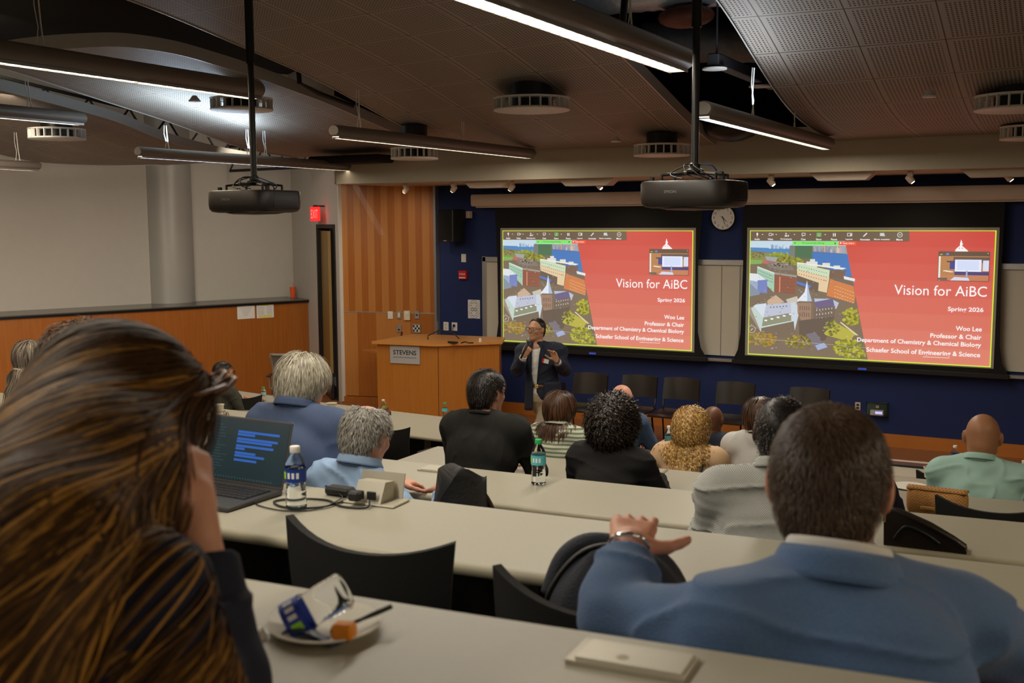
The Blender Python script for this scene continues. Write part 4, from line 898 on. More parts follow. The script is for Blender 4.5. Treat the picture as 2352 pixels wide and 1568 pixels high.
# nearest plate, with bottle, fruit, knife, wrapper
pc=at(747,1448,Z=ZT[1]); plate_('small white paper plate on the nearest table, holding an empty bottle and fruit',(pc[0],pc[1],ZT[1]+.0005),.083)
fr=at(790,1452,Z=ZT[1]+.02); 
mb=MB().box((-.017,-.014,-.011),(.017,.014,.013),.005); mb.xf(Matrix.Translation((fr[0],fr[1],ZT[1]+.022))@Matrix.Rotation(.3,4,'Z')); tag(mb.build('melon_cube',mat('orange_melon',(.85,.30,.02),.4,0,.1,30,sss=.2),smooth='auto'),'orange melon cube on the paper plate','fruit')
k0=at(900,1392,D=1.66);k1=at(760,1452,D=1.62)
tag(MB().tube([k0,k0*.75+k1*.25,k0*.5+k1*.5,k1],[.004,.0045,.003,.004],8).build('plastic_fork',M_BLK,smooth=True),'black plastic fork handle sticking out over the plate rim','fork')
np_=at(722,1460,Z=ZT[1]+.012); mb=MB().slab(lambda u,v:(np_[0]-.045+.085*u,np_[1]-.02+.035*v+.01*u,ZT[1]+.013+.008*math.sin(4*u+2*v)),8,5,.002); tag(mb.build('blue_wrapper',mat('dark_blue_wrapper',(.02,.04,.10),.5),smooth=True),'crumpled dark blue wrapper on the plate','wrapper')
ca_=at(643,1440,D=1.63); cb_=at(795,1352,D=1.64); dv=Vector(cb_-ca_); L=dv.length
q=Matrix.Translation(Vector(cb_))@(-dv).to_track_quat('Z','Y').to_matrix().to_4x4()@Matrix.Rotation(2.2,4,'Z')@Matrix.Scale(.0001+1,4)
hb=L+.012; bq=bottle('empty crushed water bottle lying across the paper plate',(0,0,0),.15,.029,M_WHITE,(20,40,150),(60,90,190),0,mtx=q)
# eyeglasses on the left table
def eyeglasses(p,rz,label,m,s=1.,parent=None):
    t=thing('eyeglasses',label,'glasses',p,rz) if parent is None else parent
    mb=MB()
    for sx in (-1,1):
        mb.tube([(sx*.034*s+.026*s*math.cos(a),0,.022*s+.019*s*math.sin(a)) for a in [2*PI*i/18 for i in range(18)]],.0022*s,6,True)
        mb.tube([(sx*.06*s,0,.03*s),(sx*.066*s,.04*s,.03*s),(sx*.066*s,.11*s,.028*s),(sx*.064*s,.14*s,.015*s)],.002*s,6)
    mb.tube([(-.009*s,0,.026*s),(0,-.002,.029*s),(.009*s,0,.026*s)],.002*s,6); mb.build('frame',m,t,smooth=True); return t
p=at(520,958,Z=ZT[5]); eyeglasses((p[0],p[1],ZT[5]+.003),2.6,'tortoiseshell eyeglasses lying folded out on the left table',M_TORT,1.25)
# laptops
def laptop(label,p,rz,w,d,hs,tilt,m1,screen=None,openit=True):
    t=thing('laptop',label,'laptop',p,rz)
    MB().box((-w/2,-d,0),(w/2,0,.016),.004).build('base',m1,t)
    kb=MB(); kb.box((-w/2+.02,-d*.62,.016),(w/2-.02,-.03,.0165)); kb.build('keyboard_well',M_BLK,t)
    ks=MB()
    for i in range(15):
        for j in range(5): ks.box((-w/2+.024+i*(w-.05)/15,-d*.60+j*d*.1,.0165),(-w/2+.024+(i+.85)*(w-.05)/15,-d*.60+(j+.85)*d*.1,.0185))
    ks.build('keys',mat('dark_key_plastic',(.03,.03,.032),.5),t)
    MB().box((-.05,-d+.012,.016),(.055,-d*.66,.0168)).build('touchpad',mat('grey_pad',(.07,.07,.07),.35),t)
    q=Matrix.Translation((0,-.004,.014))@Matrix.Rotation(-tilt,4,'X')
    MB().box((-w/2,-.003,0),(w/2,.005,hs),.003).xf(q).build('lid',m1,t)
    if screen: screen(t,q,w,hs)
    return t
def scr(t,q,w,hs):
    MB().box((-w/2+.006,-.0045,.012),(w/2-.006,-.003,hs-.006)).xf(q).build('screen',mat('dark_teal_screen',(.01,.02,.025),.25,emit=(14,34,40),estr=.9),t)
    mb=MB(); R=random.Random(3); rows=[(0,.92,.10),(.02,.86,.45),(.02,.6,.0),(0,.98,.0),(0,.8,.0),(0,.25,.2),(0,.9,.0),(-.02,.5,.0),(-.02,.7,.0),(-.02,.55,0),(-.02,.5,.1)]
    z=hs*.80; x0=-w*.12
    for i,(o,l,_) in enumerate([(0,1,0),(.0,.42,0),(0,.98,0),(0,.85,0),(0,.9,0),(0,.22,0),(0,.5,0),(0,.72,0),(0,.55,0)]):
        if i in (2,4,6,8): z-=hs*.022
        mb.box((x0,-.0052,z-hs*.035),(x0+w*.5*l,-.0047,z)); z-=hs*.042
    mb.xf(q).build('highlighted_text',mat('blue_highlight',(.02,.07,.3),emit=(32,84,160),estr=.8),t)
    mb=MB()
    for i in range(16): zz=hs*.86-i*hs*.045; mb.box((-w*.44,-.0052,zz),(-w*.44+w*(.1+.12*R.random()),-.0047,zz+.0012))
    for i in range(24): mb.box((-w*.42+i*w*.034,-.0052,.018),(-w*.42+i*w*.034+.004,-.0047,.022))
    mb.xf(q).build('screen_text',mat('faint_text',(.03,.06,.06),emit=(60,80,84),estr=.6),t)
pl=at(648,1138,Z=ZT[2]); laptop('open dark grey laptop with blue highlighted text on the second table',(pl[0]-.185,pl[1]+.012,ZT[2]+.001),-.03,.37,.255,.225,.28,mat('gunmetal_laptop',(.10,.10,.105),.4,.5,.05,30),scr)
p=at(748,970,Z=ZT[5]); laptop('white laptop seen past the navy polo sleeve on the left table',(p[0]-.1,p[1]-.05,ZT[5]+.001),-.2,.34,.24,.2,.2,M_WHITE) if 0 else tag(MB().box((p[0]-.25,p[1]-.14,ZT[5]+.001),(p[0]+.16,p[1]+.06,ZT[5]+.02),.005).build('white_laptop',M_WHITE),'closed white laptop seen past the navy polo sleeve','laptop')
p=at(1475,1045,Z=ZT[5]); mb=MB().box((-.17,-.12,0),(.17,.12,.018),.004); mb.xf(Matrix.Translation((p[0]+.02,p[1]-.01,ZT[5]+.001))@Matrix.Rotation(-.35,4,'Z')); tag(mb.build('maroon_folder',mat('maroon_cover',(.045,.02,.018),.5)),'closed dark maroon laptop beside the man in the blue vest','laptop')
for px,py,k,l in ((2088,1070,6,'black closed folder on the front-row table at the right'),):
    p=at(px,py,Z=ZT[k]); tag(MB().box((p[0]-.2,p[1]-.06,ZT[k]+.001),(p[0]+.2,p[1]+.06,ZT[k]+.02),.004).build('black_folder',M_BLK),l,'folder')
p=at(560,927,Z=ZT[6]); tag(MB().box((p[0]-.1,p[1]-.1,ZT[6]+.001),(p[0]+.08,p[1]+.08,ZT[6]+.004)).build('paper_sheet',M_PAPER),'white sheet beside the man in the olive suit','paper')
p=at(430,968,Z=ZT[5])
tag(MB().box((-6.95,6.72,ZT[5]+.001),(-6.6,6.92,ZT[5]+.004)).build('paper_sheet',M_PAPER),'white sheet on the left table behind the laptop lid','paper')
p=at(1780,1312,Z=ZT[2]); tag(MB().box((p[0]-.05,p[1]-.06,ZT[2]+.001),(p[0]+.05,p[1]+.06,ZT[2]+.003)).build('paper_sheet',M_PAPER),'white sheet peeking out beside the blue suit collar','paper')
# ================================================================ CHAIRS
def chair_proto(loc,rz,label):
    t=thing('task_chair',label,'chair',loc,rz,'black task chairs at the tables')
    def back(u,v):
        a=(u-.5)*2; z=.50+.36*v+ (.045*abs(a)**2.2*v); wv=.21+.035*v
        y=-.235-.045*v+.055*(a*a)-.02*math.sin(PI*v)
        return (a*wv,y,z)
    MB().slab(back,14,8,.022).build('backrest',M_BLKF,t,smooth='auto')
    MB().slab(lambda u,v:((u-.5)*.48*(1-.06*v*v),-.22+.46*v,.455-.02*math.sin(PI*v)+.015*(2*u-1)**2-.03*max(0,v-.8)*5*.2),8,8,.045).build('seat',M_BLKF,t,smooth='auto')
    for s in (-1,1):
        a=MB(); a.tube([(s*.22,-.05,.43),(s*.285,-.05,.45),(s*.29,-.06,.56),(s*.285,-.04,.645)],.014,8); o=a.build('armrest',M_ALU,t,smooth=True); MB().box((s*.285-.03,-.16,.645),(s*.285+.03,.10,.672),.01).build('arm_pad',M_BLK,o)
    MB().box((-.03,-.26,.40),(.03,-.1,.43)).build('back_support',M_BLK,t)
    MB().cyl((0,0,.09),(0,0,.43),.025).build('gas_column',M_BLK,t,smooth='auto')
    b=MB()
    for i in range(5):
        a=2*PI*i/5+.3; b.tube([(0,0,.1),(.28*math.cos(a),.28*math.sin(a),.075)],[.024,.016],8)
        b.sph((.28*math.cos(a),.28*math.sin(a),.032),.031,10,6)
    b.build('star_base',M_BLK,t,smooth='auto'); return t
zf=lambda k:ZT[k]-.74 if k<6 else 0.
base=None
def chair(k,x,y,rz,label):
    global base
    if base is None: base=chair_proto((x,y,zf(k)),rz,label); return base
    return dup(base,(x,y,zf(k)),rz,label)
chair(2,-1.50,2.30,-.02,'empty black chair with a curved high back, nearest, left of the backpack')
chair(2,-.83,2.17,-.10,'black chair whose back shows just below the navy backpack')
c_=at(2325,1285,Y=3.5); chair(3,c_[0]+.26,3.76,.1,'black chair corner at the right edge just above the second table')
c_=at(2145,1158,Y=5.3); chair(4,c_[0]+.24,5.56,.04,'black chair back sloping to the right in front of the woven clutch')
chair(2,.42,2.28,.1,'black chair top at the lower right edge beyond the blue shoulder')
chair(6,-5.58,8.30,-.1,'empty black chair right of the light-blue shirt man at the front-left table')
chair(6,-8.1,9.05,.25,'black curved chair back beside the olive suit man')
c_=at(2105,1094,Y=8.3); chair(6,c_[0]+.24,8.56,.0,'black chair pushed to the front-row table left of the mint shirt')
# stage chairs facing the room
def stage_chair(x,y,rz,label,base_=[None]):
    if base_[0] is not None: return dup(base_[0],(x,y,0),rz,label)
    t=thing('stacking_chair',label,'chair',(x,y,0),rz,'black stacking chairs along the blue wall'); base_[0]=t
    # faces -y
    MB().slab(lambda u,v:((u-.5)*(.47-.01*v),.20+.05*v-.045*(1-(2*u-1)**2)*-1,.575+.255*v+.012*(1-(2*u-1)**2)*v),12,6,.02).build('backrest',M_BLKG,t,smooth='auto')
    MB().slab(lambda u,v:((u-.5)*.47,-.26+.46*v,.455-.018*math.sin(PI*v)-.05*max(0,.15-v)*3),10,8,.022).build('seat',M_BLKG,t,smooth='auto')
    for s in (-1,1):
        MB().tube([(s*.215,.16,.45),(s*.22,.195,.5),(s*.222,.215,.62)],.012,8).build('back_upright',M_BLK,t,smooth=True)
        MB().tube([(s*.2,-.18,.45),(s*.215,-.24,0)],.011,8).build('leg',M_BLK,t,smooth=True)
        MB().tube([(s*.2,.12,.45),(s*.21,.22,0)],.011,8).build('leg',M_BLK,t,smooth=True)
    return t
for px,py,rz,l in ((1356,858,.02,'black chair by the blue wall, leftmost of the stage row, right of the speaker'),(1468,863,.0,'second black chair of the stage row, behind the bald man in the vest'),(1563,869,-.04,'middle black chair of the stage row, its seat and legs showing'),(1688,879,-.02,'fourth black chair of the stage row, below the left end of the right screen'),(1853,892,-.12,'rightmost black chair of the stage row, turned slightly')):
    p=at(px,py,Z=.835); stage_chair(p[0],p[1]-.22,rz,l)
# grey mesh chair near the door
t=thing('mesh_office_chair','grey mesh office chair standing by the left wood wall','chair',(-9.6,11.55,0),.55)
MB().slab(lambda u,v:((u-.5)*(.42+.06*v),-.22-.10*v+.05*(2*u-1)**2+.06*math.sin(PI*v),.52+.46*v),10,10,.01).build('mesh_back',M_GREYMESH,t,smooth='auto')
fm=MB(); 
for s in (-1,1): fm.tube([(s*(.21+.03*v),-.22-.10*v+.05+.06*math.sin(PI*v),.52+.46*v) for v in [i/8 for i in range(9)]],.016,8)
for v in (0,1): fm.tube([((u-.5)*(.42+.06*v),-.22-.10*v+.05*(2*u-1)**2,.52+.46*v) for u in [i/8 for i in range(9)]],.018,8)
fm.build('back_frame',mat('grey_plastic',(.28,.27,.25)),t,smooth=True)
MB().slab(lambda u,v:((u-.5)*.5,-.2+.46*v,.46),4,4,.05).build('seat',M_BLKF,t,smooth='auto')
for s in (-1,1):
    o=MB().tube([(s*.24,-.02,.45),(s*.30,-.02,.5),(s*.3,-.02,.66)],.014,8).build('armrest',mat('grey_plastic',(.28,.27,.25)),t); MB().box((s*.3-.03,-.15,.66),(s*.3+.03,.1,.68),.008).build('arm_pad',M_BLK,o)
MB().cyl((0,0,.09),(0,0,.44),.025).build('gas_column',M_BLK,t)
b=MB()
for i in range(5): a=2*PI*i/5; b.tube([(0,0,.1),(.28*math.cos(a),.28*math.sin(a),.075)],[.024,.016],8); b.sph((.28*math.cos(a),.28*math.sin(a),.032),.031,10,6)
b.build('star_base',M_BLK,t)
# ================================================================ PROJECTORS
def projector(label,c,top,rz):
    t=thing('ceiling_projector',label,'projector',c,rz,'black projectors on ceiling poles')
    mb=MB(); w,d=.27,.22
    def ring(sx,z): 
        P=[]; 
        for i in range(40):
            a=2*PI*i/40; ca,sa=math.cos(a),math.sin(a); P.append((w*sx*math.copysign(abs(ca)**.35,ca),d*sx*math.copysign(abs(sa)**.35,sa),z))
        return P
    R_=[ring(.80,-.085),ring(.93,-.078),ring(.985,-.06),ring(1,-.03),ring(1,.05),ring(.98,.062),ring(.9,.066)]
    V=sum(R_,[]); n=40; F=[(k*n+i,k*n+(i+1)%n,(k+1)*n+(i+1)%n,(k+1)*n+i) for k in range(len(R_)-1) for i in range(n)]+[tuple(range(n))[::-1],tuple((len(R_)-1)*n+i for i in range(n))]
    mb.add(V,F).build('body',mat('black_brown_shell',(.022,.017,.014),.4,0,.1,50),t,smooth='auto')
    MB().lathe([(.001,-.100),(.15,-.095),(.2,-.086)],(0,0,0),30).build('bottom_cover',mat('dark_underside',(.10,.07,.06),.35),t,smooth=True)
    lt=MB(); text_mb(lt,'EPSON',(-.06,-d-.0015,.004),.07,.015); lt.build('lettering',mat('grey_ink2',(.25,.24,.22)),t)
    g=MB()
    for i in range(9): g.box((w-.002,-.12+i*.001,-.05+i*.011),(w+.002,.12,-.046+i*.011))
    g.build('side_vent',M_BLK,t)
    f=MB(); f.box((-.17,-.012,.1),(.17,.012,.118),.004); f.box((-.012,-.15,.1),(.012,.15,.118),.004)
    for sx,sy in ((-.16,-.1),(.16,-.1),(-.16,.1),(.16,.1)): f.cyl((sx,sy,.06),(sx,sy,.105),.008); f.tube([(sx,sy,.1),(sx*.3,sy*.3,.112)],.008,6)
    f.lathe([(.05,.118),(.05,.13),(.03,.14),(.03,.165),(.022,.17)],(0,0,0),20); f.build('ceiling_mount',M_BLK,t,smooth='auto')
    for sx in (-.22,.2): MB().lathe([(.012,.062),(.016,.068),(.016,.09)],(sx,-.1,0),12).build('levelling_foot',M_BLK,t)
    MB().cyl((0,0,.15),(0,0,.95),.021).build('lower_pole',M_BLK,t,smooth='auto'); MB().cyl((0,0,.92),(0,0,top-c[2]),.029).build('upper_pole',M_BLK,t,smooth='auto')
    R2=random.Random(int(abs(c[0]*100)))
    for i in range(5):
        a=R2.random()*6; P=[(0.02*math.cos(a),.02*math.sin(a),.16),(.1*math.cos(a),.08*math.sin(a),.13+.03*R2.random()),(.17*math.cos(a+.4),.12*math.sin(a+.4),.10),(.14*math.cos(a+1),.14*math.sin(a+1),.075)]
        MB().tube(smoothpath(P,5),.004,6).build('cable',mat('blue_cable',(.03,.10,.35)) if i==0 else M_BLKRUB,t,smooth=True)
    return t
projector('black projector on a thick pole in front of the wall clock',tuple(at(1595,443,D=6.2)),5.2,-.03)
projector('black projector hanging from a thinner pole in front of the column wall',tuple(at(585,460,D=7.5)),5.2,.0)
# dark dome behind right pole
# ================================================================ BAGS
p=np.array([-.80,2.06,zf(2)+.46])
t=thing('backpack','dark navy backpack on a chair, held by the man in the blue suit','backpack',(-.88,2.12,zf(2)+.48),.15)
def bagfn(rx,ry,h,lean=0.,pw=.6):
    def f(u,v):
        a=2*PI*u; z=h*v; s=(1-max(0,(v-.45)/.55)**2.4)**.5 if v<1 else .02; s=max(s,.02)
        ca,sa=math.cos(a),math.sin(a)
        return (rx*s*math.copysign(abs(ca)**pw,ca),ry*s*math.copysign(abs(sa)**pw,sa)+lean*v*v,z+.006*math.sin(7*a+5*v))
    return f
M_NAVYB=mat('navy_backpack_nylon',(.014,.018,.03),.7,0,.2,40,.3,180)
MB().grid(bagfn(.175,.115,.455,.05,.7),40,26).build('main_body',M_NAVYB,t,smooth=True)
mb=MB().grid(bagfn(.125,.06,.30,.02,.6),32,18); mb.xf(Matrix.Translation((-.01,-.105,.04))); mb.build('front_pocket',M_NAVYB,t,smooth=True)
mb=MB().grid(bagfn(.06,.05,.30,0,.7),24,12); mb.xf(Matrix.Translation((.14,-.03,.12))@Matrix.Rotation(.25,4,'Y')); mb.build('side_pocket',M_NAVYB,t,smooth=True)
MB().tube(smoothpath([(-.15,-.075,.22),(-.13,-.085,.36),(-.06,-.06,.455),(.04,-.055,.465),(.12,-.07,.38),(.15,-.08,.24)],8),.006,8).build('zip_seam',M_BLK,t,smooth=True)
MB().tube(smoothpath([(-.15,.0,.33),(-.125,.02,.405),(-.08,.035,.44),(-.02,.05,.44)],6),.026,10).build('grab_handle',M_NAVYB,t,smooth=True)
mb=MB(); mb.tube([(.10,-.10,.38),(.13,-.125,.36),(.15,-.13,.33)],.005,6); mb.tube([(.09,-.11,.35),(.12,-.14,.33)],.004,6); mb.build('zip_pull',M_CHROME,t,smooth=True)
MB().box((-.13,-.135,.27),(-.07,-.12,.31),.006).build('leather_patch',M_BLKG,t)
t=thing('jacket_bag','black padded bag slumped beside the light-blue shirt man','bag',(-2.17,3.62,zf(3)+.47),-.2)
MB().slab(lambda u,v:((u-.5)*.25*(1-.7*v**2),-.05+.14*u-.03*math.sin(3*v),.45*v+.03*math.sin(5*u)),14,14,.1).build('bag_body',mat('black_nylon',(.012,.012,.012),.6,0,.3,30,.3,60),t,smooth=True)
MB().tube(smoothpath([(-.13,-.06,.1),(-.1,-.08,.28),(.0,-.02,.45),(.08,.05,.36),(.12,.1,.2)],6),.012,8).build('strap',mat('orange_lined_strap',(.05,.02,.012),.6),t,smooth=True)
p=at(2150,1186,Z=ZT[4]); t=thing('woven_clutch','tan woven straw clutch bag on the fourth table at the right','clutch bag',(p[0],p[1]+.02,ZT[4]+.001),-.05); t.scale=(1.14,1.1,1.14)
def weave(nt,x,y,z):
    a=mathn(nt,'SINE',mathn(nt,'MULTIPLY',x,420.)); b=mathn(nt,'SINE',mathn(nt,'MULTIPLY',z,520.)); return [(mathn(nt,'MULTIPLY',mathn(nt,'GREATER_THAN',mathn(nt,'MULTIPLY',a,b),.1),.6),(.22,.09,.02))]
M_STRAW=pattern_mat('woven_straw',weave,.7,rgb=(.52,.26,.075),noise=.2,scale=40,bump=.5,bscale=150)
MB().grid(lambda u,v:(.125*math.copysign(abs(math.cos(2*PI*u))**.4,math.cos(2*PI*u))*(1-.12*(2*v-1)**4),.045*math.copysign(abs(math.sin(2*PI*u))**.7,math.sin(2*PI*u))*math.sin(PI*(.08+.84*v))**.5,.115*v+.004*math.sin(40*u)),60,16).build('bag_body',M_STRAW,t,smooth=True)
mb=MB(); mb.slab(lambda u,v:((u-.5)*.245,(v-.5)*.06,.112+.006*math.sin(PI*v)),10,4,.01); mb.build('top_flap',M_STRAW,t,smooth=True)
mb=MB(); mb.box((-.06,-.05,.03),(.0,-.044,.045),.003); mb.build('leather_tab',mat('tan_leather',(.5,.28,.08)),t)
p=at(2122,1290,Y=4.02); t=thing('leather_bag','glossy black leather bag with a gold clasp behind the blue suit collar','bag',(p[0],4.04,ZT[3]+.001),.05); t.scale=(.66,.66,.85)
bm=MB(); bm.prism([(-.21,0),(-.215,.13),(-.19,.152),(-.12,.14),(.02,.10),(.14,.052),(.205,.02),(.21,0)],-.045,.06,'y'); bm.build('bag_body',M_BLKG,t,smooth='auto')
MB().tube(smoothpath([(-.2,.0,.155),(-.12,-.03,.14),(.02,-.04,.10),(.14,-.04,.055),(.205,-.04,.02)],6),.013,10).build('rolled_edge',M_BLKG,t,smooth=True)
MB().tube(smoothpath([(-.16,-.05,.03),(-.10,-.052,.09),(0,-.052,.07),(.08,-.05,.03)],6),.008,8).build('piping',M_BLK,t,smooth=True)
MB().box((-.22,-.05,.10),(-.20,-.01,.15),.003).build('gold_clasp',M_GOLD,t)
t=thing('notebook_leather','black notebook with papers under the grey-haired woman arm','notebook',tuple(at(20,962,Z=ZT[3])+np.array([0,0,.001])),.1); MB().box((-.16,-.11,0),(.16,.11,.012),.003).build('cover',M_BLK,t); MB().box((-.1,-.08,.012),(.02,.06,.016)).build('sheet',M_PAPER,t)
# ================================================================ FIGURES: smooth-union bodies meshed by surface nets
f32=np.float32
def V3(*a): return np.array(a,float)
def RC(a,b,r1,r2=None,k=.03): return ('c',np.array(a,float),np.array(b,float),r1,r1 if r2 is None else r2,k)
def EL(c,r,k=.03,rot=None): return ('e',np.array(c,float),np.array(r,float),rot,k)
def prim(p,P):
    if p[0]=='c':
        _,a,b,r1,r2,_k=p; ab=b-a; h=np.clip(((P-a)@ab)/(ab@ab+1e-12),0,1); return np.linalg.norm(P-a-h[:,None]*ab,axis=1)-(r1+(r2-r1)*h)
    _,c,r,rot,_k=p; Q=P-c
    if rot is not None: Q=Q@rot
    k0=np.linalg.norm(Q/r,axis=1); k1=np.linalg.norm(Q/(r*r),axis=1); return k0*(k0-1)/(k1+1e-9)
def field(prims,P,sub=(),noise=None,off=0.,inter=()):
    d=None
    for p in prims:
        q=prim(p,P); k=p[-1]
        if d is None: d=q; continue
        h=np.clip(.5+.5*(d-q)/k,0,1); d=d*(1-h)+q*h-k*h*(1-h)
    d=d-off
    if noise is not None: d=d+noise(P)
    for p in sub:
        q=prim(p,P) if isinstance(p,tuple) else p(P); d=np.maximum(d,-q)
    for g in inter: d=np.maximum(d,g(P))
    return d
def surfnet(fn,lo,hi,h):
    lo=np.array(lo,float);hi=np.array(hi,float); B=4
    n=np.ceil((hi-lo)/(h*B)).astype(int)+1; N=n*B
    cx=[lo[i]+(np.arange(n[i])+.5)*h*B-h*.5 for i in range(3)]
    G=np.stack(np.meshgrid(*cx,indexing='ij'),-1).reshape(-1,3); dc=fn(G).reshape(n)
    near=np.abs(dc)<h*B*1.35
    D=np.repeat(np.repeat(np.repeat(dc,B,0),B,1),B,2)
    msk=np.repeat(np.repeat(np.repeat(near,B,0),B,1),B,2)
    I=np.argwhere(msk); 
    out=np.empty(len(I))
    for s in range(0,len(I),400000): out[s:s+400000]=fn(lo+I[s:s+400000]*h)
    D[msk]=out; S=D<0
    s8=[S[a:N[0]-1+a,b:N[1]-1+b,c:N[2]-1+c] for a in(0,1) for b in(0,1) for c in(0,1)]
    cnt=sum(x.astype(np.int8) for x in s8); act=(cnt>0)&(cnt<8); A=np.argwhere(act)
    if len(A)==0: return np.zeros((0,3)),np.zeros((0,4),int)
    idx=-np.ones(act.shape,int); idx[tuple(A.T)]=np.arange(len(A))
    acc=np.zeros((len(A),3)); w=np.zeros(len(A))
    cor=np.array([(a,b,c) for a in(0,1) for b in(0,1) for c in(0,1)])
    val=[D[tuple((A+c).T)] for c in cor]
    for i in range(8):
        for j in range(i+1,8):
            if abs(cor[i]-cor[j]).sum()!=1: continue
            m=(val[i]<0)!=(val[j]<0); t=np.where(m,val[i]/(val[i]-val[j]+1e-12),0)
            pt=cor[i]+(cor[j]-cor[i])*t[:,None]; acc+=pt*m[:,None]; w+=m
    V=lo+(A+acc/w[:,None])*h; F=[]
    for ax in range(3):
        o=[(0,0,0)]*4; u,v=[a for a in range(3) if a!=ax]
        sl=[slice(1,-1)]*3; 
        n0=[N[i]-1 for i in range(3)]
        a0=[slice(1,n0[i]) for i in range(3)]; a0[ax]=slice(0,n0[ax]); 
        s0=S[tuple(a0)]; a1=list(a0); a1[ax]=slice(1,n0[ax]+1); s1=S[tuple(a1)]
        m=np.argwhere(s0!=s1); off=np.array([a0[i].start for i in range(3)]); Pq=m+off; ins=s0[tuple(m.T)]
        eu=np.zeros(3,int);ev=np.zeros(3,int);eu[u]=1;ev[v]=1
        q=[idx[tuple((Pq-eu-ev).T)],idx[tuple((Pq-ev).T)],idx[tuple(Pq.T)],idx[tuple((Pq-eu).T)]]
        Q=np.stack(q,1); flip=ins if ax!=1 else ~ins
        Q=np.where(flip[:,None],Q,Q[:,::-1]); F.append(Q[(Q>=0).all(1)])
    return V,np.concatenate(F)
def npmesh(name,V,F,m,parent=None,attr=None,mats=None,mi=None):
    me=bpy.data.meshes.new(name); me.vertices.add(len(V)); me.vertices.foreach_set('co',V.astype(f32).ravel())
    F=np.asarray(F); k=F.shape[1]; me.loops.add(F.size); me.loops.foreach_set('vertex_index',F.ravel().astype(np.int32)); me.polygons.add(len(F))
    me.polygons.foreach_set('loop_start',(np.arange(len(F))*k).astype(np.int32))
    try: me.polygons.foreach_set('loop_total',np.full(len(F),k,np.int32))
    except Exception: pass
    me.update(calc_edges=True); me.shade_smooth(); me.materials.append(m)
    if attr is not None:
        a=me.attributes.new('tone','FLOAT','POINT'); a.data.foreach_set('value',attr.astype(f32))
    o=bpy.data.objects.new(name,me); COL.objects.link(o); o.parent=parent; return o
def bounds(prims,pad):
    P=[]
    for p in prims:
        if p[0]=='c': P+= [p[1]-p[3],p[1]+p[3],p[2]-p[4],p[2]+p[4]]
        else: r=max(p[2]); P+=[p[1]-r,p[1]+r]
    P=np.array(P); return P.min(0)-pad,P.max(0)+pad
def sdfmesh(name,prims,m,parent,h,**kw):
    lo,hi=bounds(prims,.02+kw.get('off',0)+h*4); V,F=surfnet(lambda P:field(prims,P,**kw),lo,hi,h)
    return npmesh(name,V,F,m,parent)
def rotm(yaw=0,pitch=0,roll=0):
    """columns: right, forward, up of the head in body space; yaw + turns left, pitch + looks down"""
    return np.array((Matrix.Rotation(yaw,3,'Z')@Matrix.Rotation(-pitch,3,'X')@Matrix.Rotation(roll,3,'Y')))
def wave(seed,amp,f):
    R=np.random.default_rng(seed); K=R.normal(size=(7,3))*f; ph=R.random(7)*6.28
    K[:,2]*=1.6
    def g(P):
        n=np.sin(P@K[:4].T*.75+ph[:4]).sum(1)/2.; return -amp*1.7*np.maximum(0,1-np.abs(n)*2.2)**2
    return lambda P: g(P)+amp*.7*np.sin(P@K.T+ph).sum(1)/3.+amp*.35*np.sin(P@(K[:5].T*2.3)+ph[:5]*2).sum(1)/3.
def head_prims(c,R,s=1.,jaw=1.,fine=True):
    W=lambda p:c+R@(np.array(p)*s); E=lambda p,r,k=.02,rr=None:EL(W(p),np.array(r)*s,k,R if rr is None else R@rr)
    C=lambda a,b,r1,r2,k=.02:RC(W(a),W(b),r1*s,r2*s,k)
    L=[E((0,-.012,.032),(.076,.095,.085)),E((0,.0,.0),(.070,.085,.075),.03),E((0,.036,-.036),(.054*jaw,.055,.072),.03),
       C((-.045*jaw,.0,-.06),(-.012,.066,-.092),.024,.022),C((.045*jaw,.0,-.06),(.012,.066,-.092),.024,.022),
       E((0,-.035,-.035),(.058,.06,.06),.03)]
    if fine:
        L+=[C((0,.088,.020),(0,.104,-.018),.008,.012,.012),E((-.012,.094,-.024),(.009,.010,.008),.008),E((.012,.094,-.024),(.009,.010,.008),.008),
            C((-.05,.074,.030),(-.012,.090,.032),.008,.008,.012),C((.05,.074,.030),(.012,.090,.032),.008,.008,.012),
            E((0,.086,-.052),(.022,.010,.006),.008),E((0,.085,-.063),(.019,.010,.007),.008),
            E((-.042,.062,-.018),(.02,.018,.016),.02),E((.042,.062,-.018),(.02,.018,.016),.02)]
    for sx in (-1,1):
        rr=np.array(Matrix.Rotation(sx*.35,3,'Z')@Matrix.Rotation(.15,3,'X'))
        L+=[EL(W((sx*.084,-.004,.0)),np.array((.010,.020,.033))*s,.008,R@rr),EL(W((sx*.078,.002,-.024)),np.array((.007,.010,.012))*s,.008,R@rr)]
    return L
def eye_socket(c,R,s): return [EL(c+R@(np.array((sx*.031,.096,.012))*s),np.array((.014,.011,.009))*s) for sx in(-1,1)]
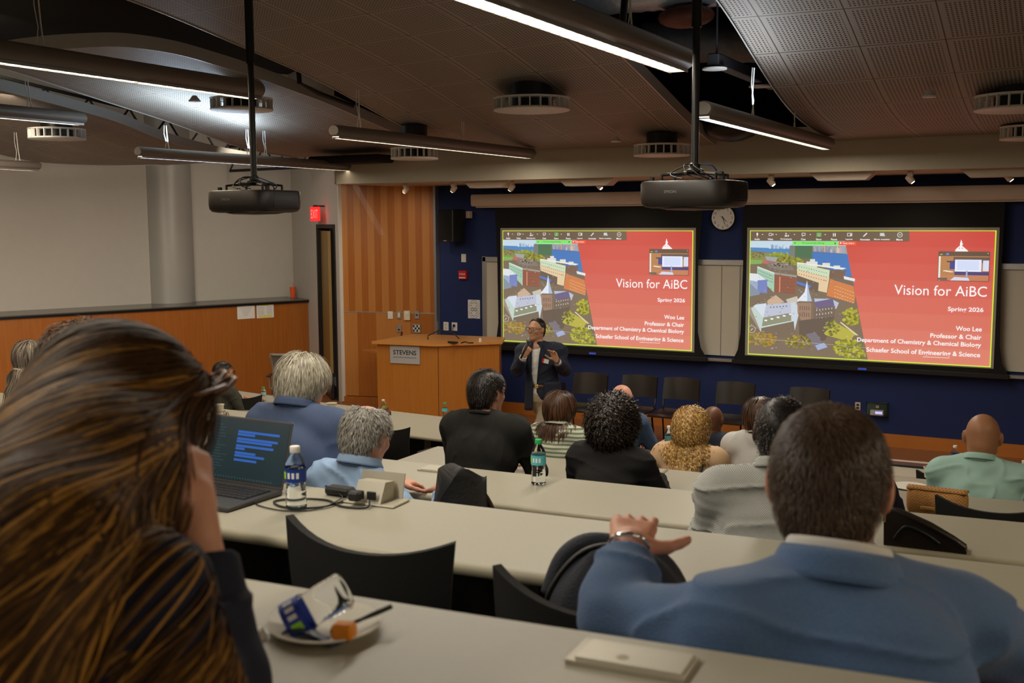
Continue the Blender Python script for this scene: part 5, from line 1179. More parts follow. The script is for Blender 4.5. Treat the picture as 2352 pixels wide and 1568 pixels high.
def hand_prims(w,d,n,side,curl=.5,s=1.,spread=.08,thumb=.6,fc=None):
    """w wrist, d towards the fingers, n out of the back of the hand, side +1 right hand (thumb on its left)"""
    d=np.array(d,float);d/=np.linalg.norm(d); n=np.array(n,float); n-=d*(n@d); n/=np.linalg.norm(n); x=np.cross(d,n)*side  # x towards the little finger
    L=[RC(w-d*.02*s,w+d*.03*s,.024*s,.026*s,.012)]
    for i,o in enumerate((-.030,-.010,.010,.028)):
        L.append(RC(w+d*.02*s+x*o*.6*s,w+d*.085*s+x*o*s,.015*s,.0125*s,.014))
    ln=(.072,.080,.074,.058); fc=fc or (curl,)*4
    for i,o in enumerate((-.030,-.010,.010,.028)):
        b=w+d*.088*s+x*o*s; dd=d+x*spread*(o/.03); dd/=np.linalg.norm(dd); a=0; p=b
        for j,fr in enumerate((.45,.3,.25)):
            a+=fc[i]*(.9 if j==0 else 1.1)*.75; q=dd*math.cos(a)-n*math.sin(a); p2=p+q*ln[i]*fr*s
            L.append(RC(p,p2,(.0092-.0008*j)*s,(.0086-.0010*j)*s,.004)); p=p2
    b=w+d*.025*s-x*.026*s; t1=-x*thumb+d*.75-n*.25; t1/=np.linalg.norm(t1); p=b+t1*.045*s
    L.append(RC(b,p,.014*s,.0115*s,.012)); t2=t1*.8+d*.5-n*.2*curl; t2/=np.linalg.norm(t2); q=p+t2*.032*s; L.append(RC(p,q,.0110*s,.0095*s,.005)); L.append(RC(q,q+(t2+d*.2)*.024*s,.0098*s,.0085*s,.004))
    return L
SKIN={}
def skin(kind):
    c={'light':((.68,.37,.25),(.60,.28,.18)),'pink':((.72,.37,.25),(.62,.27,.17)),'tan':((.42,.21,.11),(.34,.15,.07)),'asian':((.50,.27,.155),(.42,.20,.11)),'brown':((.17,.07,.035),(.12,.045,.022)),'dark':((.045,.02,.012),(.03,.014,.009))}[kind]
    m=mat('skin_'+kind,c[0],.48,0,0,9,.08,90,sss=.12)
    m.node_tree.nodes['Mix'].inputs['B'].default_value=(*c[1],1); return m
def hairmat(name,dark,light,rough=.45):
    if name in _M: return _M[name]
    m=bpy.data.materials.new(name); m.use_nodes=True; nt=m.node_tree; b=nt.nodes['Principled BSDF']
    a=nt.nodes.new('ShaderNodeAttribute'); a.attribute_name='tone'; r=nt.nodes.new('ShaderNodeValToRGB'); r.color_ramp.elements[0].color=(*dark,1); r.color_ramp.elements[1].color=(*light,1)
    nz=nt.nodes.new('ShaderNodeTexNoise'); nz.inputs['Scale'].default_value=60; tc=nt.nodes.new('ShaderNodeTexCoord'); nt.links.new(tc.outputs['Object'],nz.inputs[0])
    ad=mathn(nt,'ADD',a.outputs['Fac'],mathn(nt,'MULTIPLY',mathn(nt,'SUBTRACT',nz.outputs['Fac'],.5),.3)); nt.links.new(ad,r.inputs[0])
    nt.links.new(r.outputs[0],b.inputs['Base Color']); b.inputs['Roughness'].default_value=rough; b.inputs['Anisotropic'].default_value=.5; b.inputs['Specular IOR Level'].default_value=.45
    _M[name]=m; return m
def ribbons(P,Nr,width,tone):
    """P (n,steps,3) strand points, Nr (n,steps,3) outward normals"""
    T=np.gradient(P,axis=1); S=np.cross(T,Nr); S/=np.linalg.norm(S,axis=2,keepdims=True)+1e-9
    n,k,_=P.shape; tp=np.ones(k); tp[-1]=.15; tp[-2]=.6; tp[0]=.7
    w=(np.asarray(width).reshape(-1,1,1) if np.ndim(width) else width)*tp[None,:,None]*.5
    A=P-S*w;B=P+S*w; V=np.stack([A,B],2).reshape(-1,3); base=(np.arange(n)[:,None]*k+np.arange(k-1)[None])*2; base=base.ravel()
    F=np.stack([base,base+1,base+3,base+2],1); return V,F,np.repeat(tone,2*k)
def hair(parent,c,R,s,spec,extra=None,h=.006,body=None):
    """hair cap with combed locks over it; all in one mesh"""
    hl=spec.get('line',.028); th=spec.get('th',.010); bald=spec.get('bald'); nape=spec.get('nape',-.088)
    hp=[p for p in head_prims(c,R,s,fine=False)[:2]]+[head_prims(c,R,s,fine=False)[5]]
    hp+= (extra or [])
    def loc(P): return (P-c)@R/s
    def m1(P): q=loc(P); return (q[:,1]-(hl+np.maximum(0,q[:,2]-.03)*spec.get('slope',1.25)))*.7*s
    def m2(P): q=loc(P); zm=np.interp(q[:,1],[-.08,-.055,-.032,.03],[nape,nape,-.008,-.008]) if not spec.get('cover') else np.interp(q[:,1],[-.08,-.05,-.02,.03],[nape,nape,-.045,-.04]); return (zm-q[:,2])*.7*s
    inter=[m1,m2] if not spec.get('long') else [m1]
    sub=[]
    if bald: bc,br=bald; sub.append(EL(c+R@(np.array(bc)*s),np.array(br)*s,rot=R))
    for sx in(-1,1): sub.append(EL(c+R@(np.array((sx*.082,.0,-.006))*s),np.array((.024,.027,.038))*s,rot=R)) if not spec.get('cover') else None
    lo,hi=bounds(hp,.03+th); nz=spec.get('noise')
    fn=lambda P:field(hp,P,off=th*s,inter=inter,sub=sub,noise=nz)
    V,F=surfnet(fn,lo,hi,h); 
    tone=.25+.25*RNG.random(len(V)) ; allV=[V];allF=[F];allT=[tone]; nb=len(V)
    # outward normals from the mesh
    if spec.get('n',0) and len(V):
        e=1e-3; ids=RNG.choice(len(V),spec['n']); r0=V[ids]
        g=lambda P:np.stack([(fn2(P+d)-fn2(P-d)) for d in np.eye(3)*e],1)
        fn2=lambda P:field(hp,P,off=th*s)
        outer=np.abs(fn2(r0))<h*1.2; r0=r0[outer]
        if bald: 
            bd=prim(EL(c+R@(np.array(bald[0])*s),np.array(bald[1])*s,rot=R),r0); r0=r0[bd>-.002]
        n=len(r0); k=spec.get('steps',6); sl=spec['len']/k*(.7+.6*RNG.random(n))[:,None]
        P=r0.copy(); pts=[P.copy()]; Ns=[]
        G=g(P); G/=np.linalg.norm(G,axis=1,keepdims=True)+1e-9; Ns.append(G)
        comb=spec['comb']; lift=spec.get('lift',.15); curl=spec.get('curl',0); cf=spec.get('curlf',2.); ph=RNG.random(n)*6.28
        jit=RNG.normal(size=(n,3))*spec.get('jit',.25)
        coll=(lambda Q:np.minimum(fn2(Q),field(body,Q)-.006)) if body is not None else fn2
        gc=lambda Q:np.stack([(coll(Q+d)-coll(Q-d)) for d in np.eye(3)*e],1)
        for i in range(k):
            G=gc(P); G/=np.linalg.norm(G,axis=1,keepdims=True)+1e-9
            q=loc(P); d=comb(q,P,i/k,R)+jit; 
            d=d-G*((d*G).sum(1)*(1-spec.get('free',0)))[:,None]; d/=np.linalg.norm(d,axis=1,keepdims=True)+1e-9
            d=d+G*lift*(1-i/k)
            if curl:
                sd=np.cross(d,G); a=ph+cf*i; d=d+curl*(np.cos(a)[:,None]*sd+np.sin(a)[:,None]*G)
            P=P+d*sl; dd=coll(P); off=(.001+.006*(ph/6.28)); P=P+G*np.maximum(0,off-dd)[:,None]
            if spec.get('hug'): P=P-G*np.clip(dd-off-.012,0,.01)[:,None]*spec['hug']
            pts.append(P.copy()); Ns.append(G)
        Pp=np.stack(pts,1); Nn=np.stack(Ns,1); tn=RNG.random(n)**1.3
        if spec.get('tonefn'): tn=np.clip(.5*tn+.5*spec['tonefn'](loc(r0)),0,1)
        V2,F2,T2=ribbons(Pp,Nn,spec.get('w',.004)*(.6+.8*RNG.random(n)),tn)
        allV.append(V2);allF.append(F2+nb);allT.append(T2)
    return npmesh('hair',np.concatenate(allV),np.concatenate(allF),spec['mat'],parent,np.concatenate(allT))
def collar(parent,c,name,m,rx,ry,h,flare=.012,tilt=.35,gap=.5,th=.004,n=36,fold=.03):
    """band round the neck, open at the front (+y), folded over"""
    def fn(u,v):
        a=PI/2+gap+(2*PI-2*gap)*u; k=[(0,0),(.35,1),(1.0,.25)]; 
        if v<.5: t=v*2; r=1-flare*0; z=h*t; rr=0.
        else: t=(v-.5)*2; z=h-fold*t; rr=.008+flare*t
        x=(rx+rr)*math.cos(a); y=(ry+rr)*math.sin(a); return (c[0]+x,c[1]+y,c[2]+z-y*tilt)
    mb=MB().slab(fn,n,8,th); return mb.build(name,m,parent,smooth=True)
GARM={}
def person(label,pos,rz,z0,headtop,sk='light',shirt=None,shirtname='shirt',fat=0.,hairspec=None,yaw=0.,pitch=.1,lean=.06,hx=0.,s=1.,J=None,h=.010,coll='shirt',collm=None,trouser=None,glasses=None,seed=1,sleeve=.9,hands=True,fold=.004,jaw=1.,fine=True,bodyk=None,hairextra=None,legs=True,headfwd=.03,shirtoff=.014,sub=(),wide=1.):
    """a seated figure unless joints J say otherwise; body space: +y is where the figure faces"""
    t=thing('person',label,'person',(pos[0],pos[1],z0),rz)
    T=headtop-z0; zs=T-.275*s      # shoulder line
    j=dict(hip=V3(0,-.02,.52),chest=V3(hx*.3,lean*.6,zs-.17),neck=V3(hx*.5,lean*.9,zs+.03),shL=V3(-.175*wide+hx*.3,lean,zs-.03),shR=V3(.175*wide+hx*.3,lean,zs-.03),
      elL=V3(-.25,lean+.13,zs-.27),elR=V3(.25,lean+.13,zs-.27),wrL=V3(-.13,lean+.36,.80),wrR=V3(.13,lean+.36,.80),
      dL=V3(.5,.8,-.1),dR=V3(-.5,.8,-.1),nL=V3(0,.1,1),nR=V3(0,.1,1),knL=V3(-.14,.42,.53),knR=V3(.14,.42,.53),anL=V3(-.14,.40,.09),anR=V3(.14,.40,.09),
      head=None,curlL=.5,curlR=.5)
    if J: j.update(J)
    R=rotm(yaw,pitch)
    if j['head'] is None: hc=V3(hx,lean+headfwd,T-.118*s)
    else: hc=j['head']
    if j.get('R') is not None: R=j['R']
    nk=j['neck']; F=fat
    torso=[EL(j['hip'],(.165+F*.7,.125+F,.12),.06),EL((j['hip']+j['chest'])/2+V3(0,F*.3,0),(.145+F,.11+F,.17),.08),EL(j['chest'],(.158*wide+F*.5,.112+F*.5,.17),.06),
       RC(j['shL']+V3(.03,0,0),j['shR']-V3(.03,0,0),.062,.062,.06),RC(nk+V3(0,-.01,.0),j['shL']*.85+nk*.15+V3(0,-.01,.012),.05,.05,.05),RC(nk+V3(0,-.01,.0),j['shR']*.85+nk*.15+V3(0,-.01,.012),.05,.05,.05)]
    arms=[]
    for S_ in 'LR':
        a,b,w=j['sh'+S_],j['el'+S_],j['wr'+S_]
        arms+=[RC(a,b,.052*(1+F),.040,.03),RC(b,b+(w-b)*.35,.040,.040,.02),RC(b+(w-b)*.35,w,.039,.026,.02)]
    legp=[]
    if legs:
        for S_ in 'LR':
            hpx=V3(-.09 if S_=='L' else .09,0,0)+j['hip']-V3(0,0,.02)
            legp+=[RC(hpx,j['kn'+S_],.082,.058,.03),RC(j['kn'+S_],j['an'+S_],.056,.038,.02)]
    foot=[]
    if legs:
        for S_ in 'LR':
            a=j['an'+S_]; fd=j.get('foot'+S_,V3(0,1,0)); foot+=[RC(a+V3(0,0,-.03)-fd*.03,a+V3(0,0,-.055)+fd*.13,.036,.034,.02)]
    neckp=[RC(nk-V3(0,0,.03),hc+R@(np.array((0,-.028,-.055))*s),.056+F*.2,.054*s,.03)]
    hp=head_prims(hc,R,s,jaw,fine)
    hnd=[]
    if hands:
        hnd+=hand_prims(j['wrL'],j['dL'],j['nL'],-1,j['curlL'],s,fc=j.get('fcL'),thumb=j.get('thL',.6))+hand_prims(j['wrR'],j['dR'],j['nR'],1,j['curlR'],s,fc=j.get('fcR'),thumb=j.get('thR',.6))
    allp=torso+arms+legp+foot+neckp+hp+hnd
    sdfmesh('body',allp,skin(sk),t,h,sub=eye_socket(hc,R,s) if fine else ())
    if fine:
        eb=MB(); ib=MB()
        for sx in(-1,1):
            e=hc+R@(np.array((sx*.031,.080,.012))*s); eb.sph(tuple(e),.0118*s,14,10); i=hc+R@(np.array((sx*.031,.0895,.012))*s); ib.sph(tuple(i),.0052*s,10,6)
        eb.build('eyeballs',M_EYE,t,smooth=True).name='eyes'; ib.build('irises',M_IRIS,t,smooth=True)
    # garment
    neckhole=RC(nk+V3(0,.0,.01),hc,.060+F*.2,.075*s)
    cut=[]
    for S_ in 'LR':
        b,w=j['el'+S_],j['wr'+S_]; u=(w-b)/np.linalg.norm(w-b); e=b+(w-b)*sleeve
        cut.append((lambda P,e=e,u=u,w=w:np.maximum((e-P)@u*-1*-1,np.linalg.norm(P-(w+u*.07),axis=1)-.17)*-1 if 0 else -np.maximum(-((P-e)@u),np.linalg.norm(P-(w+u*.05),axis=1)-.14)))
    def cutfn(g): return lambda P:-g(P)
    gp=torso+arms
    nz=wave(seed,fold,18.)
    # sleeves end at the cuff: drop arm parts beyond it
    garm=list(torso)
    for S_ in 'LR':
        a,b,w=j['sh'+S_],j['el'+S_],j['wr'+S_]
        if sleeve>.45: e=b+(w-b)*sleeve; garm+=[RC(a,b,.056,.045,.03),RC(b,b+(w-b)*.35,.044,.043,.02),RC(b+(w-b)*.35,e,.042,.033,.02)]
        else: e=a+(b-a)*(sleeve*2+.3); garm+=[RC(a,e,.062,.060,.03)]
    ends=[]
    for S_ in 'LR':
        a,b,w=j['sh'+S_],j['el'+S_],j['wr'+S_]
        if sleeve>.45: u=(w-b)/np.linalg.norm(w-b); e=b+(w-b)*sleeve
        else: u=(b-a)/np.linalg.norm(b-a); e=a+(b-a)*(sleeve*2+.3)
        ends.append(lambda P,e=e,u=u:np.maximum(-((P-e)@u),np.linalg.norm(P-e,axis=1)-.085))
    sb=[neckhole]+ends+list(sub)
    sdfmesh(shirtname,garm,shirt,t,h,off=shirtoff,noise=nz,sub=sb)
    if legs: 
        lg=legp+[EL(j['hip']-V3(0,0,.02),(.16+F*.7,.12+F,.11),.06)]
        ae=[(lambda P,a=j['an'+S_]:np.maximum(P[:,2]-(a[2]-.01) if 0 else (a[2]+.0-P[:,2])*1.0,-1)*1.0) for S_ in 'LR']
        sdfmesh('trousers',lg,trouser or M_DENIM,t,max(h,.011),off=.013,noise=wave(seed+5,.004,16.))
        sdfmesh('shoes',foot,M_SHOE,t,max(h,.011),off=.008)
    if coll=='shirt' or coll=='polo':
        nn=nk+(hc+R@V3(0,-.03,-.06)-nk)*.30
        collar(t,(nn[0],nn[1]-.004,nk[2]+.018),'collar',collm or shirt,.066+F*.2,.068+F*.2,.045,.012,.30,.35,fold=.034)
    if coll=='jacket':
        collar(t,(nk[0],nk[1]-.006,nk[2]+.008),'jacket_collar',shirt,.076+F*.2,.080+F*.2,.050,.020,.34,.55,.006,fold=.050)
        collar(t,(nk[0],nk[1]-.004,nk[2]+.022),'shirt_collar',collm or M_WHITEC,.066+F*.2,.068+F*.2,.052,.004,.34,.4,.004,fold=.02)
        for S_ in 'LR':
            b,w=j['el'+S_],j['wr'+S_]; e=b+(w-b)*(sleeve-.03);g=b+(w-b)*min(1.0,sleeve+.07); MB().cyl(tuple(e),tuple(g),.037,.036,20).build('shirt_cuff',collm or M_WHITEC,t,smooth='auto')
    if coll=='crew':
        mb=MB(); mb.tube([(nk[0]+.073*math.cos(a),nk[1]+.075*math.sin(a)-.005,nk[2]+.028-.30*.075*math.sin(a)) for a in [2*PI*i/28 for i in range(28)]],.010,8,True); mb.build('neckband',collm or shirt,t,smooth=True)
    if hairspec: hair(t,hc,R,s,hairspec,hairextra,h=min(h,.008),body=(garm if hairspec.get('long') else None))
    if glasses is not None:
        g=MB()
        for sx in(-1,1):
            o=(sx*.033,.112,.008); g.tube([tuple(hc+R@(np.array((o[0]+.025*math.cos(a),o[1]-.012*abs(math.cos(a))*0,o[2]+.019*math.sin(a)))*s)) for a in [2*PI*i/20 for i in range(20)]],.0024,6,True)
            g.tube([tuple(hc+R@(np.array(p)*s)) for p in ((sx*.058,.110,.014),(sx*.078,.09,.014),(sx*.083,.01,.016),(sx*.082,-.015,.0))],.0022,6)
        g.tube([tuple(hc+R@(np.array(p)*s)) for p in ((-.008,.113,.012),(0,.115,.015),(.008,.113,.012))],.0022,6); g.build('glasses',glasses,t,smooth=True)
    t['_j']=0; del t['_j']
    return t,j,hc,R
# cloth
M_WHITEC=mat('white_shirt_cotton',(.66,.65,.62),.8,0,.04,30,.1,250)
M_BLUEJ=mat('blue_linen_suit',(.10,.18,.34),.85,0,.0,220,.25,260,rgb2=(66,96,140),sheen=.2)
M_NAVYJ=mat('navy_blazer_wool',(.008,.012,.028),.8,0,.2,40,.1,200)
M_NAVYW=mat('dark_navy_knit',(.006,.008,.024),.8,0,.2,40,.1,200)
M_BLKSW=mat('black_ribbed_sweater',(.012,.012,.011),.9,0,.25,120,.4,160,stretch=(3,3,1))
M_BLKHD=mat('black_sweatshirt',(.009,.009,.010),.85,0,.15,60,.15,160)
M_POLO=mat('navy_blue_polo',(.055,.085,.17),.8,0,.1,60,.1,260)
M_MINT=mat('mint_poplin',(.36,.58,.52),.7,0,.04,20,.08,120)
M_TAN=mat('tan_blouse',(.60,.40,.23),.75,0,.05,20,.1,80)
M_VEST=mat('blue_grey_vest',(.05,.085,.15),.8,0,.1,60)
M_OLIVE=mat('olive_grey_suit',(.055,.055,.04),.85,0,.15,60)
M_OFFW=mat('white_blouse',(.58,.57,.55),.8,0,.05,20)
def stripes(freq,duty,ax=2,fac=1.):
    def f(nt,x,y,z):
        v=(x,y,z)[ax]; return [(mathn(nt,'MULTIPLY',mathn(nt,'LESS_THAN',frac(nt,mathn(nt,'ADD',v,10.),freq),duty),fac),STC)]
    return f
STC=(.62,.62,.55); M_STRIPE=pattern_mat('green_white_stripe_knit',stripes(38.,.55,2),.8,rgb=(.17,.24,.12))
STC=(.20,.17,.12); M_STRIPE2=pattern_mat('cream_brown_stripe_knit',stripes(70.,.4,0),.8,rgb=(.58,.54,.45))
STC=(.30,.45,.68); M_LBLUE=pattern_mat('light_blue_fine_stripe',stripes(260.,.5,0,.5),.75,rgb=(.27,.40,.60))
def checkd(nt,x,y,z):
    a=frac(nt,mathn(nt,'ADD',mathn(nt,'ADD',x,z),20.),135.); b=frac(nt,mathn(nt,'ADD',mathn(nt,'SUBTRACT',x,z),20.),135.)
    return [(mathn(nt,'MULTIPLY',mathn(nt,'GREATER_THAN',a,.5),mathn(nt,'GREATER_THAN',b,.45)),(.10,.12,.16))]
M_CHECK=pattern_mat('grey_dotted_shirting',checkd,.8,rgb=(.50,.51,.47),bump=.1,bscale=60)
# combing fields in head space (q: x right, y front, z up)
def comb_short(q,P,t,R):
    d=np.zeros_like(q); crown=np.array([.0,-.055,.10]); r=q-crown; d=r/(np.linalg.norm(r,axis=1,keepdims=True)+1e-6); d[:,2]-=.55; return d@R.T
def comb_back(q,P,t,R):
    d=np.zeros_like(q); d[:,1]=-1.+.0*q[:,0]; d[:,2]=-.25-np.where(q[:,1]<-.03,1.6,0.); d[:,0]=.25*np.sign(q[:,0])*0; return d@R.T
def comb_down(q,P,t,R):
    r=q-np.array([0,-.01,.13]); d=r/(np.linalg.norm(r,axis=1,keepdims=True)+1e-6)*(1-t)*1.1; d=d@R.T; d[:,2]-=.35+1.4*t; return d
H_BRN=hairmat('hair_brown',(.022,.014,.009),(.15,.095,.06)); H_BLK=hairmat('hair_black',(.004,.003,.003),(.025,.018,.014),.4)
H_DKCURL=hairmat('hair_dark_curly',(.004,.003,.002),(.040,.024,.016),.4); H_GREY=hairmat('hair_grey_white',(.24,.21,.15),(.66,.62,.50)); H_SILV=hairmat('hair_silver',(.16,.15,.13),(.52,.50,.45))
H_BLOND=hairmat('hair_golden_blonde',(.22,.10,.02),(.78,.50,.17)); H_AUB=hairmat('hair_auburn_brown',(.025,.010,.005),(.15,.065,.03)); H_LONG=hairmat('hair_long_highlighted',(.008,.004,.0015),(.40,.20,.04),.6)
H_LONG.node_tree.nodes['Principled BSDF'].inputs['Specular IOR Level'].default_value=.15
_e=H_LONG.node_tree.nodes['Color Ramp'].color_ramp.elements.new(.62); _e.color=(.075,.036,.011,1)
H_SALT=hairmat('hair_salt_pepper',(.05,.04,.035),(.40,.35,.29)); H_BUZZ=hairmat('hair_buzz_grey',(.16,.10,.06),(.30,.22,.14),.6)
SH=lambda m,**k:dict(dict(mat=m,th=.010,n=2600,len=.030,comb=comb_short,lift=.25,w=.0022,steps=4,jit=.25),**k)
# ================================================================ THE PEOPLE
DOWN=lambda k:zf(k)
# --- audience, back to front
person('man in a black ribbed sweater with short black hair and beard, seen from behind',(-2.90,5.0),.05,DOWN(4),1.925,'light',M_BLKSW,'sweater',.03,SH(H_BLK,th=.012,n=2600),yaw=-.35,lean=.10,h=.009,coll='crew',seed=3,wide=1.15,s=1.04,jaw=1.08)
person('person with a big mop of dark curly hair in a black sweatshirt',(-2.18,5.02),.0,DOWN(4),1.80,'light',M_BLKHD,'sweatshirt',.0,dict(mat=H_DKCURL,th=.022,n=5200,len=.10,comb=comb_short,lift=.55,w=.005,steps=12,jit=.5,curl=1.1,curlf=1.5,cover=1,nape=-.10,noise=wave(9,.012,75.)),yaw=.2,pitch=.15,lean=.12,h=.009,coll='crew',seed=4)
person('bald man in a mint green shirt with dark glasses arms behind his ears',(-.52,6.45),-.02,DOWN(5),1.645,'tan',M_MINT,'shirt',.03,None,yaw=.05,pitch=.22,lean=.10,h=.009,seed=5,glasses=M_GLASSES,wide=1.25,fold=.006,s=1.14)
person('man in a pale grey dotted shirt, very short black hair, beside the blue suit man',(-.86,3.42),.2,DOWN(3),2.155,'dark',M_CHECK,'shirt',.02,SH(H_BLK,th=.008,n=1500,len=.008,lift=.8),yaw=-.1,pitch=.15,lean=.08,h=.008,seed=6,wide=1.18,fold=.007,s=1.03)
person('man in a navy polo with thick white-blond hair, leaning on his hand',(-2.93,3.42),.05,DOWN(3),2.175,'pink',M_POLO,'polo_shirt',.035,SH(H_GREY,th=.017,n=5200,len=.075,comb=comb_down,lift=.2,w=.003,steps=7,jit=.18,nape=-.115,cover=1,bald=((0,.05,.135),(.045,.05,.035))),yaw=-.55,pitch=.25,lean=.16,h=.009,seed=7,wide=1.15,s=.98,sleeve=.3,J=dict(elR=at(778,1075,D=4.50)-V3(-2.93,3.42,DOWN(3)),wrR=at(742,985,D=4.66)-V3(-2.93,3.42,DOWN(3)),dR=_U*1.-_R*.12,nR=_R*1.-_fw*.2,curlR=.3))
person('man in a light blue striped shirt with short grey hair around a bald crown',(-2.50,3.36),-.05,DOWN(3),2.02,'pink',M_LBLUE,'shirt',.02,dict(mat=H_SILV,th=.011,n=5200,len=.020,comb=comb_short,lift=.5,w=.0022,steps=4,jit=.3,bald=((0,-.005,.122),(.052,.075,.050))),yaw=-.05,pitch=.30,lean=.05,h=.009,seed=8,wide=1.12,s=1.03,fold=.006,J=dict(shR=V3(.23,.0,.80),elR=V3(.42,.0,.62)))
person('woman with shoulder-length auburn hair in a green and white striped polo',(-3.18,6.55),.0,DOWN(5),1.575,'light',M_STRIPE,'striped_polo',.0,dict(mat=H_AUB,th=.016,n=2600,len=.115,comb=comb_down,lift=.12,w=.006,steps=14,jit=.12,cover=1,long=1,hug=.6),yaw=-.25,pitch=.1,lean=.04,h=.011,seed=9,coll='polo')
person('woman with long curly golden blonde hair in a tan blouse with a black strap',(-2.24,6.55),.0,DOWN(5),1.525,'light',M_TAN,'blouse',.0,dict(mat=H_BLOND,th=.026,n=3600,len=.145,comb=comb_down,lift=.22,w=.007,steps=22,jit=.15,cover=1,long=1,hug=.3,curl=.75,curlf=1.1,free=.2),yaw=0,pitch=.1,lean=.03,h=.010,seed=10,coll=None,wide=1.1)
MB().tube(smoothpath([(.10,-.13,.62),(.115,-.115,.85),(.115,-.02,.965),(.12,.08,.93)],5),.009,6).build('bag_strap',M_BLK,[o for o in bpy.data.objects if o.get('label','').startswith('woman with long curly')][0],smooth=True)
person('bald pink-headed man in a blue-grey vest over a pale blue shirt',(-3.45,8.25),-.1,DOWN(6),1.375,'pink',M_VEST,'vest',.02,None,yaw=-.2,pitch=.15,lean=.08,h=.012,seed=11,wide=1.1)
person('man with a shaved brown head, visible past the blonde curls',(-2.66,8.3),.0,DOWN(6),1.25,'brown',M_NAVYJ,'jacket',.0,None,yaw=-.1,pitch=.15,lean=.05,h=.012,seed=12,coll=None)
person('person with a dark brown bob in a white hooded top',(-1.84,6.72),.1,DOWN(5),1.60,'light',M_OFFW,'white_top',.0,dict(mat=H_AUB,th=.02,n=1800,len=.12,comb=comb_down,lift=.1,w=.006,steps=8,jit=.1,cover=1,nape=-.12),yaw=.0,pitch=.1,lean=.05,h=.011,seed=13,coll='polo',wide=1.0)
person('person in a dark navy top mostly hidden right of the blue suit man head',(-1.0,5.08),.0,DOWN(4),1.80,'light',M_NAVYW,'dark_top',.02,SH(H_BRN,n=600),h=.012,seed=14,coll='crew')
person('man in a dark suit with a close-cropped dark head, holding up a paper cup',(-5.55,6.65),-.15,DOWN(5),1.56,'brown',M_NAVYJ,'suit_jacket',.02,SH(H_BLK,th=.007,n=600,len=.008),yaw=-.1,pitch=.1,lean=.06,h=.011,seed=15,coll='shirt',J=dict(elR=V3(.36,.24,.80),wrR=V3(.50,.44,.92),dR=V3(.3,.8,.3),nR=V3(.6,-.3,.5)))
person('man in an olive grey suit with black hair and glasses, seen in profile',(-8.28,8.75),-.25,DOWN(6),1.235,'asian',M_OLIVE,'suit_jacket',.0,SH(H_BLK,th=.012,n=1500),yaw=-.75,pitch=.0,lean=.03,h=.010,seed=16,coll='jacket',glasses=M_GLASSES)
person('woman with long grey hair in a cream striped top at the far left edge',(-7.1,5.35),-.3,DOWN(4),1.85,'light',M_STRIPE2,'striped_top',.0,dict(mat=H_SALT,th=.016,n=2200,len=.24,comb=comb_down,lift=.1,w=.006,steps=12,jit=.12,cover=0,long=1,hug=.6),yaw=-.6,pitch=.2,lean=.10,h=.011,seed=17,coll='crew')
person('person with short dark grey hair beyond the grey-haired woman',(-7.55,5.95),-.2,DOWN(4),1.87,'light',M_BLKHD,'dark_top',.0,SH(H_SALT,th=.014,n=900),yaw=-.2,h=.012,seed=18,coll='crew') if 0 else person('person with short dark grey hair beyond the grey-haired woman',(-9.0,7.0),-.2,DOWN(5),1.58,'light',M_BLKHD,'dark_top',.0,SH(hairmat('hair_dark_grey',(.02,.02,.022),(.13,.13,.14)),th=.016,n=900),yaw=-.2,h=.012,seed=18,coll='crew')
person('person with tousled brown hair, mostly hidden behind the long-haired woman',(-2.55,2.02),-.1,DOWN(2),2.44,'light',M_NAVYW,'dark_top',.0,dict(mat=H_BRN,th=.02,n=2600,len=.06,comb=comb_short,lift=.5,w=.004,steps=7,jit=.4,curl=.3,cover=1),yaw=-.2,pitch=.15,lean=.1,h=.009,seed=19,coll='crew',J=dict(elR=at(380,1130,D=2.85)-V3(-2.55,2.02,DOWN(2)),wrR=at(418,1062,D=2.98)-V3(-2.55,2.02,DOWN(2)),dR=_R*.45+_U*.8,nR=-_fw*1.+_R*.3,curlR=1.2,thR=.0))
# ---------------------------------------------------------------- the presenter, standing
PZ=V3(-5.18,10.25,0)
lc=lambda px,py,D:at(px,py,D=D)-PZ
DPR=11.62
hc=lc(1232,757,DPR); 
PR=rotm(PI+.50-.0,.02)      # body turned to the room, face turned to picture left
face=rotm(PI-.18,-.06,.0)
Jp=dict(R=face,head=hc,neck=lc(1236,796,DPR),chest=lc(1243,838,DPR),hip=lc(1247,903,DPR),
  shL=lc(1281,806,DPR),shR=lc(1204,808,DPR+.02),elL=lc(1297,850,DPR-.05),wrL=lc(1279,829,DPR-.30),elR=lc(1188,849,DPR-.05),wrR=lc(1203,818,DPR-.26),
  dL=_U*1.0-_R*.42-_fw*.2,nL=_R*.6-_fw*-.8,dR=_U*.75+_R*.45-_fw*.1,nR=-_fw*1.+_R*-.3,
  knL=lc(1262,985,DPR),knR=lc(1240,985,DPR-.05),anL=lc(1268,1058,DPR+.02),anR=lc(1240,1062,DPR-.06),footL=V3(.25,-.97,0),footR=V3(-.2,-.98,0),
  fcL=(.35,.55,.7,.85),fcR=(1.5,1.5,1.5,1.5),curlR=1.4,thL=1.1,thR=.3)
Jp['anL'][2]=.09;Jp['anR'][2]=.09
